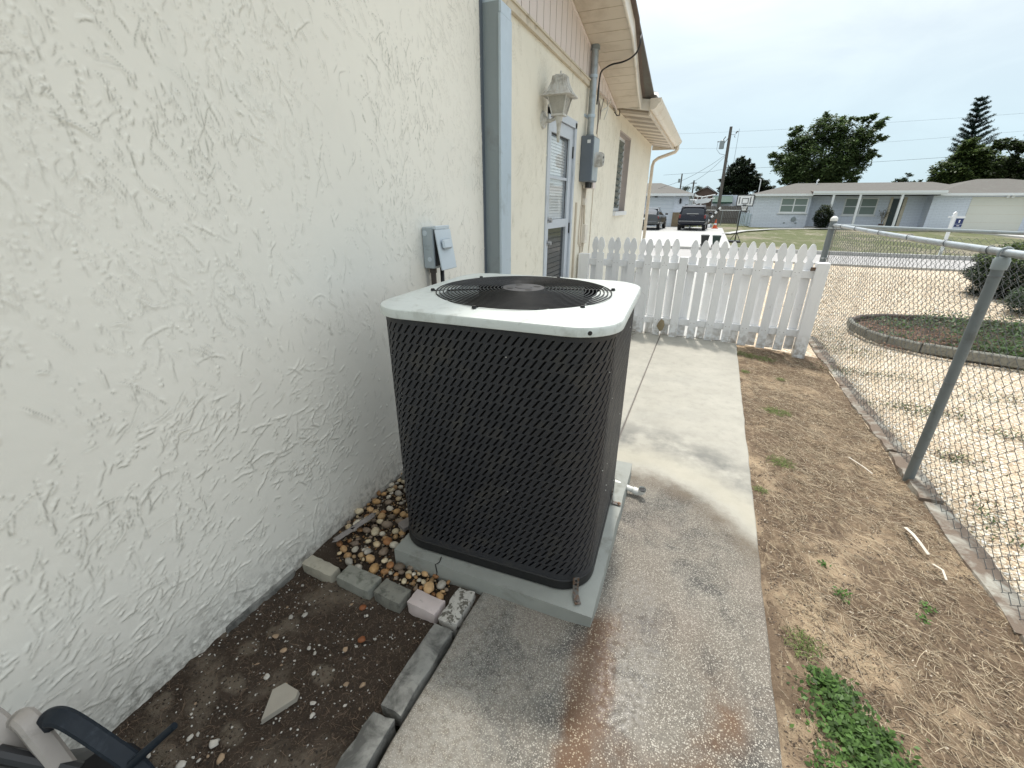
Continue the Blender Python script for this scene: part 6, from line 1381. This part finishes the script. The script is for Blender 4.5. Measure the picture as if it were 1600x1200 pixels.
tag(MB().tube([(1.55, 60, 3.5), (1.47, 60, 5.6), (1.42, 60, 9.5)], .022, 5).build('antenna_mast', 'galv'), 'thin grey mast standing right of the utility pole', 'mast')
def line(pts, r, label):
    P = arc(pts, 6); return tag(MB().tube(P, r, 4, False).build('power_line', 'wirefar'), label, 'power line')
line([(-6, 60, 5.0), (-1.0, 60, 5.25), (.5, 60, 5.45), (6, 60, 5.60), (12, 60, 5.75), (19.4, 60, 6.05), (34, 60, 6.8)], .015, 'lowest thick power line crossing the sky behind the big tree')
line([(-6, 60, 7.8), (2.7, 60, 7.6), (13.8, 60, 7.6), (19.4, 60, 7.8), (34, 60, 8.5)], .008, 'middle faint power line crossing behind the big tree crown')
line([(-6, 60, 9.3), (5, 60, 9.2), (14.3, 60, 9.32), (24.7, 60, 9.5), (34, 60, 9.9)], .008, 'highest faint power line crossing the sky above the big tree')
line([(.35, 39.5, 5.15), (-.95, 39.5, 4.25), (-2.52, 39.5, 3.42), (-4.6, 39.5, 2.75)], .014, 'service wire falling from the utility pole toward the left neighbour roof')
line([(.33, 39.5, 5.05), (-.56, 39.5, 4.12), (-1.4, 39.5, 3.48), (-2.6, 39.5, 2.75)], .012, 'steeper service wire dropping left from the utility pole')
t = thing('utility_pole', (-5.2, 80, 0), 'short distant utility pole with a transformer above the left roof', 'utility pole')
MB().cyl((-5.1, 80, 0), (-5.18, 80, 6.3), .10, n=8).build('pole', 'pole', t); MB().cyl((-5.48, 80, 5.0), (-5.48, 80, 5.55), .17, n=10).build('transformer', 'gpaint', t)
t = thing('utility_pole', (-3.2, 80, 0), 'distant bare utility pole right of the roof of the left house', 'utility pole')
MB().cyl((-3.25, 80, 0), (-3.25, 80, 5.3), .11, n=8).build('pole', 'pole', t); MB().box(-3.7, -2.8, 79.9, 80.1, 4.85, 4.95).build('crossarm', 'pole', t)
tag(MB().cyl((3.6, 47, 2.5), (3.6, 47, 3.75), .035, n=6).cyl((3.6, 47, 3.72), (3.45, 47, 3.80), .04, n=6).build('vent_pipe', 'trim'), 'short white pipe standing by the corner of the white house roof', 'pipe')

# ---- trees
def tree(name, base, trunk, blobs, n, size, cols_, label, seed, limb=True, leafsq=.55):
    rng = np.random.default_rng(seed); t = thing(name, base, label, 'tree')
    b = MB(); h0 = trunk[0]; b.tube([(base[0], base[1], base[2]-.1), (base[0]+trunk[2]*.5, base[1], base[2]+h0*.5), (base[0]+trunk[2], base[1], base[2]+h0)], [trunk[1], trunk[1]*.8, trunk[1]*.6], 8)
    top = Vector((base[0]+trunk[2], base[1], base[2]+h0))
    for (x, z, rx, rz_, yo) in blobs:
        p = Vector((x, base[1]+yo, z)); mid = top.lerp(p, .5)+Vector((0, 0, .15)); b.tube([top-Vector((0, 0, .2)), mid, p], [trunk[1]*.35, trunk[1]*.14, .02], 6)
    b.build('trunk', 'pole', t, smooth=True)
    tot = sum(q[2]*q[3] for q in blobs); Ps = []; 
    for (x, z, rx, rz_, yo) in blobs:
        m_ = int(n*rx*rz_/tot); nc = max(6, int(m_/55))
        cc = rng.normal(size=(nc, 3)); cc /= np.linalg.norm(cc, axis=1)[:, None]; cc *= (rng.random((nc, 1))**.45)
        cc = cc*np.array([rx, (rx+rz_)/2, rz_])+np.array([x, base[1]+yo, z])
        q = cc[rng.integers(nc, size=m_)] + rng.normal(0, 1, (m_, 3))*np.array([.24, .24, .15])*min(rx, rz_)*.55
        Ps.append(q)
    P = np.concatenate(Ps); k = rng.integers(len(cols_), size=len(P)); up = rng.random(len(P))
    kk = np.array(cols_)[k]*rng.uniform(.6, 1.35, (len(P), 1))
    V, F, K = leafcloud(P, size, kk, rng, leafsq, .1); npmesh('crown', V, F, 'leaf', K, t); return t
OAK = [(.07, .11, .04), (.10, .15, .055), (.14, .19, .07), (.04, .065, .026)]
blobs = [(8.9, 5.3, 3.2, 2.0, 0), (6.6, 5.0, 1.6, 1.3, -.6), (5.3, 5.6, .8, .8, .3), (7.0, 7.0, 1.7, 1.2, .3), (8.8, 8.0, 1.8, 1.2, 0), (10.6, 7.0, 1.7, 1.4, -.4), (11.4, 5.4, 1.3, 1.2, .3), (12.4, 8.3, .8, .5, 0), (12.7, 6.0, .8, .5, .2), (12.9, 7.3, .45, .35, 0), (4.5, 6.2, .5, .35, 0), (6.2, 8.0, .7, .5, 0), (8.2, 9.25, .45, .3, 0), (11.4, 8.8, .8, .4, 0), (10.2, 8.9, .7, .35, 0), (9.5, 4.2, 2.6, .9, 0), (6.4, 3.9, 1.0, .6, 0), (11.5, 3.9, .9, .5, 0)]
tree('oak_tree', (8.8, 53, 0), (3.6, .38, .2), blobs, 56000, .23, OAK, 'big spreading dark green tree behind the long white house', 1)
blobs = [(2.2, 5.0, 1.3, 1.2, 0), (1.2, 4.3, .8, .9, 0), (2.4, 6.2, .75, .55, 0), (3.4, 4.4, 1.2, .9, 0), (4.6, 3.7, 1.2, .8, 0), (1.6, 5.7, .4, .35, 0), (3.4, 5.6, .4, .4, 0), (2.3, 3.4, 1.8, .9, 0), (5.4, 3.3, .7, .5, 0), (.9, 3.2, .6, .6, 0)]
tree('tree', (2.4, 60, 0), (3.0, .3, 0), blobs, 26000, .25, [(.028, .042, .022), (.042, .06, .03), (.02, .03, .018)], 'very dark dense tree behind the green awning, right of the utility pole', 2)
blobs = [(19.6, 5.6, 1.3, 1.0, 0), (18.7, 4.4, 1.5, 1.2, 0), (21.0, 4.6, 1.6, 1.3, 0), (19.0, 6.3, .8, .6, 0), (22.5, 4.2, 1.2, 1.0, 0), (19.8, 3.8, 2.4, .9, 0)]
tree('broadleaf_tree', (20, 53, 0), (3.0, .3, 0), blobs, 34000, .24, [(.08, .115, .035), (.11, .15, .045), (.05, .08, .028)], 'bushy green tree at the foot of the tall layered pine', 3)
blobs = [(21.6, 6.2, 1.2, .7, 0), (20.2, 6.0, .8, .6, 0), (22.6, 5.2, 1.4, 1.0, 0), (23.8, 6.0, 1.4, 1.0, 0), (21.0, 4.6, 1.0, .8, 0), (22.9, 3.8, 1.6, .9, 0), (25.2, 5, 1.4, 1.4, 0)]
tree('broadleaf_tree', (22.6, 50, 0), (3.2, .28, 0), blobs, 22000, .23, [(.03, .045, .018), (.045, .065, .022), (.06, .085, .03)], 'dark open-crowned tree cut by the right edge of the photo', 4)
blobs = [(17.6, 4.1, .9, .5, 0), (16.8, 3.9, .6, .3, 0), (18.6, 3.9, .6, .4, 0), (17.8, 4.6, .4, .25, 0)]
tree('small_tree', (17.7, 60, 0), (3.4, .12, 0), blobs, 1500, .20, [(.04, .065, .035), (.05, .08, .04)], 'small tree top showing over the ridge of the long white house', 5)
blobs = [(13.6, 4.0, .25, .12, 0), (14.0, 4.15, .25, .12, 0)]
# layered pine
rng = np.random.default_rng(6)
t = thing('layered_pine', (20.3, 55.5, 0), 'tall narrow pine with tiered upswept branches above the right trees', 'tree')
MB().tube([(20.2, 55.5, 0), (20.2, 55.5, 5), (19.65, 55.5, 10.4)], [.22, .14, .02], 8).build('trunk', 'pole', t, smooth=True)
Ps = []; b = MB(); z = 4.4; az_ = 0
while z < 10.35:
    fr = (10.6-z)/6.2; L_ = .25+1.75*fr**.9; cx = 20.2-.55*max(0, z-5)/5.4
    for k in range(6):
        az_ = k*math.pi/3+z*1.7; l = L_*rng.uniform(.75, 1.15); dx, dyy = math.cos(az_), math.sin(az_); S_ = 14
        if dx < 0: l *= .82
        Q = [(cx+dx*l*s, 55.5+dyy*l*s, z+l*.50*s**1.25) for s in np.linspace(0, 1, 6)]; b.tube(Q, [.03, .025, .02, .015, .01, .006], 4)
        for s in np.linspace(.12, 1, int(8+26*fr)):
            c0 = np.array([cx+dx*l*s, 55.5+dyy*l*s, z+l*.50*s**1.25]); m_ = 16
            Ps.append(c0+rng.normal(0, 1, (m_, 3))*np.array([.085, .085, .035])*(.55+.6*fr))
    z += .40+.05*fr
b.build('branch', 'pole', t, kind=None)
P = np.concatenate(Ps); kk = np.array((.018, .04, .028))*rng.uniform(.6, 1.6, (len(P), 1))
V, F, K = leafcloud(P, .15, kk, rng, .3, .6); npmesh('foliage', V, F, 'leaf', K, t)
# distant palms and shrubs
def palm(x, y, z, r, label, seed):
    rng = np.random.default_rng(seed); t = thing('palm_tree', (x, y, 0), label, 'palm tree'); MB().cyl((x, y, 0), (x, y, z), .16, .12, n=8).build('trunk', 'pole', t)
    b = []
    for k in range(26):
        a = rng.uniform(0, 6.28); e = rng.uniform(-.5, 1.3); l = r*rng.uniform(.8, 1.1)
        for s in np.linspace(.15, 1, 14): b.append((x+l*s*math.cos(a)*math.cos(e*(1-s*.5)), y+l*s*math.sin(a)*math.cos(e), z+l*math.sin(e)*s-.55*l*s*s))
    P = np.array(b)+rng.normal(0, .05, (len(b), 3)); V, F, K = leafcloud(P, .34, (.03, .05, .025), rng, .3, -.3); npmesh('fronds', V, F, 'leaf', K, t)
palm(-4.4, 80, 4.1, 1.0, 'small dark palm just right of the nearer distant pole', 1); palm(-2.1, 78, 4.0, .9, 'tiny distant palm left of the brown gable', 2); palm(-5.7, 82, 4.0, .6, 'tiny distant palm peeking over the left roof', 3)
sh_t = shrub('shrub', (7.75, 40.6, .86), (.62, .55, .80), 5000, .10, (.022, .035, .015), (.06, .08, .025), 'dark rounded shrub against the white brick house by the porch', 'shrub', 8)
for i, (x, y, z, rx, rz_) in enumerate(((.0, 72, 1.6, 3, 1.5), (-8, 74, 1.8, 5, 1.9), (12, 74, 2.0, 6, 2.2), (28, 72, 2.4, 7, 2.8), (38, 70, 3, 6, 3.2))):
    pass
rng = np.random.default_rng(44); P = []
for x in np.arange(-40, 60, .9):
    h = 2.0+1.1*float(fbm(np.array(x*.2), np.array(3.3), 3)); q = rng.random((150, 3)); P.append(np.stack([x+q[:, 0]*1.3, 95+q[:, 1]*3, q[:, 2]*h*1.05], 1))
P = np.concatenate(P); V, F, K = leafcloud(P, .5, np.array((.03, .045, .022))[None]*rng.uniform(.6, 1.4, (len(P), 1)), rng, .6, .1)
npmesh('far_tree_line', V, F, 'leaf', K, label='low dark line of far trees behind the houses', cat='tree line', kind='stuff')
# small potted plant on the porch
t = thing('porch_plant', (11.9, 42.6, .13), 'bare potted plant on the porch beside the dark front door', 'potted plant')
MB().lathe([(.12, 0), (.17, .28)], (11.9, 42.6, .13), 12).build('pot', 'rbrick', t)
b = MB()
for k in range(7): a = k*.9; b.tube([(11.9, 42.6, .4), (11.9+.1*math.cos(a), 42.6, .9), (11.9+.28*math.cos(a), 42.6, 1.25)], .015, 4)
b.build('stem', 'leafdry', t)
P = np.random.default_rng(3).normal(0, .16, (220, 3))+np.array([11.9, 42.6, 1.1]); V, F, K = leafcloud(P, .10, (.13, .13, .06), rng, .4); npmesh('foliage', V, F, 'leaf', K, t)
for o in list(bpy.data.objects):
    if 'org_' in o: del o['org_']
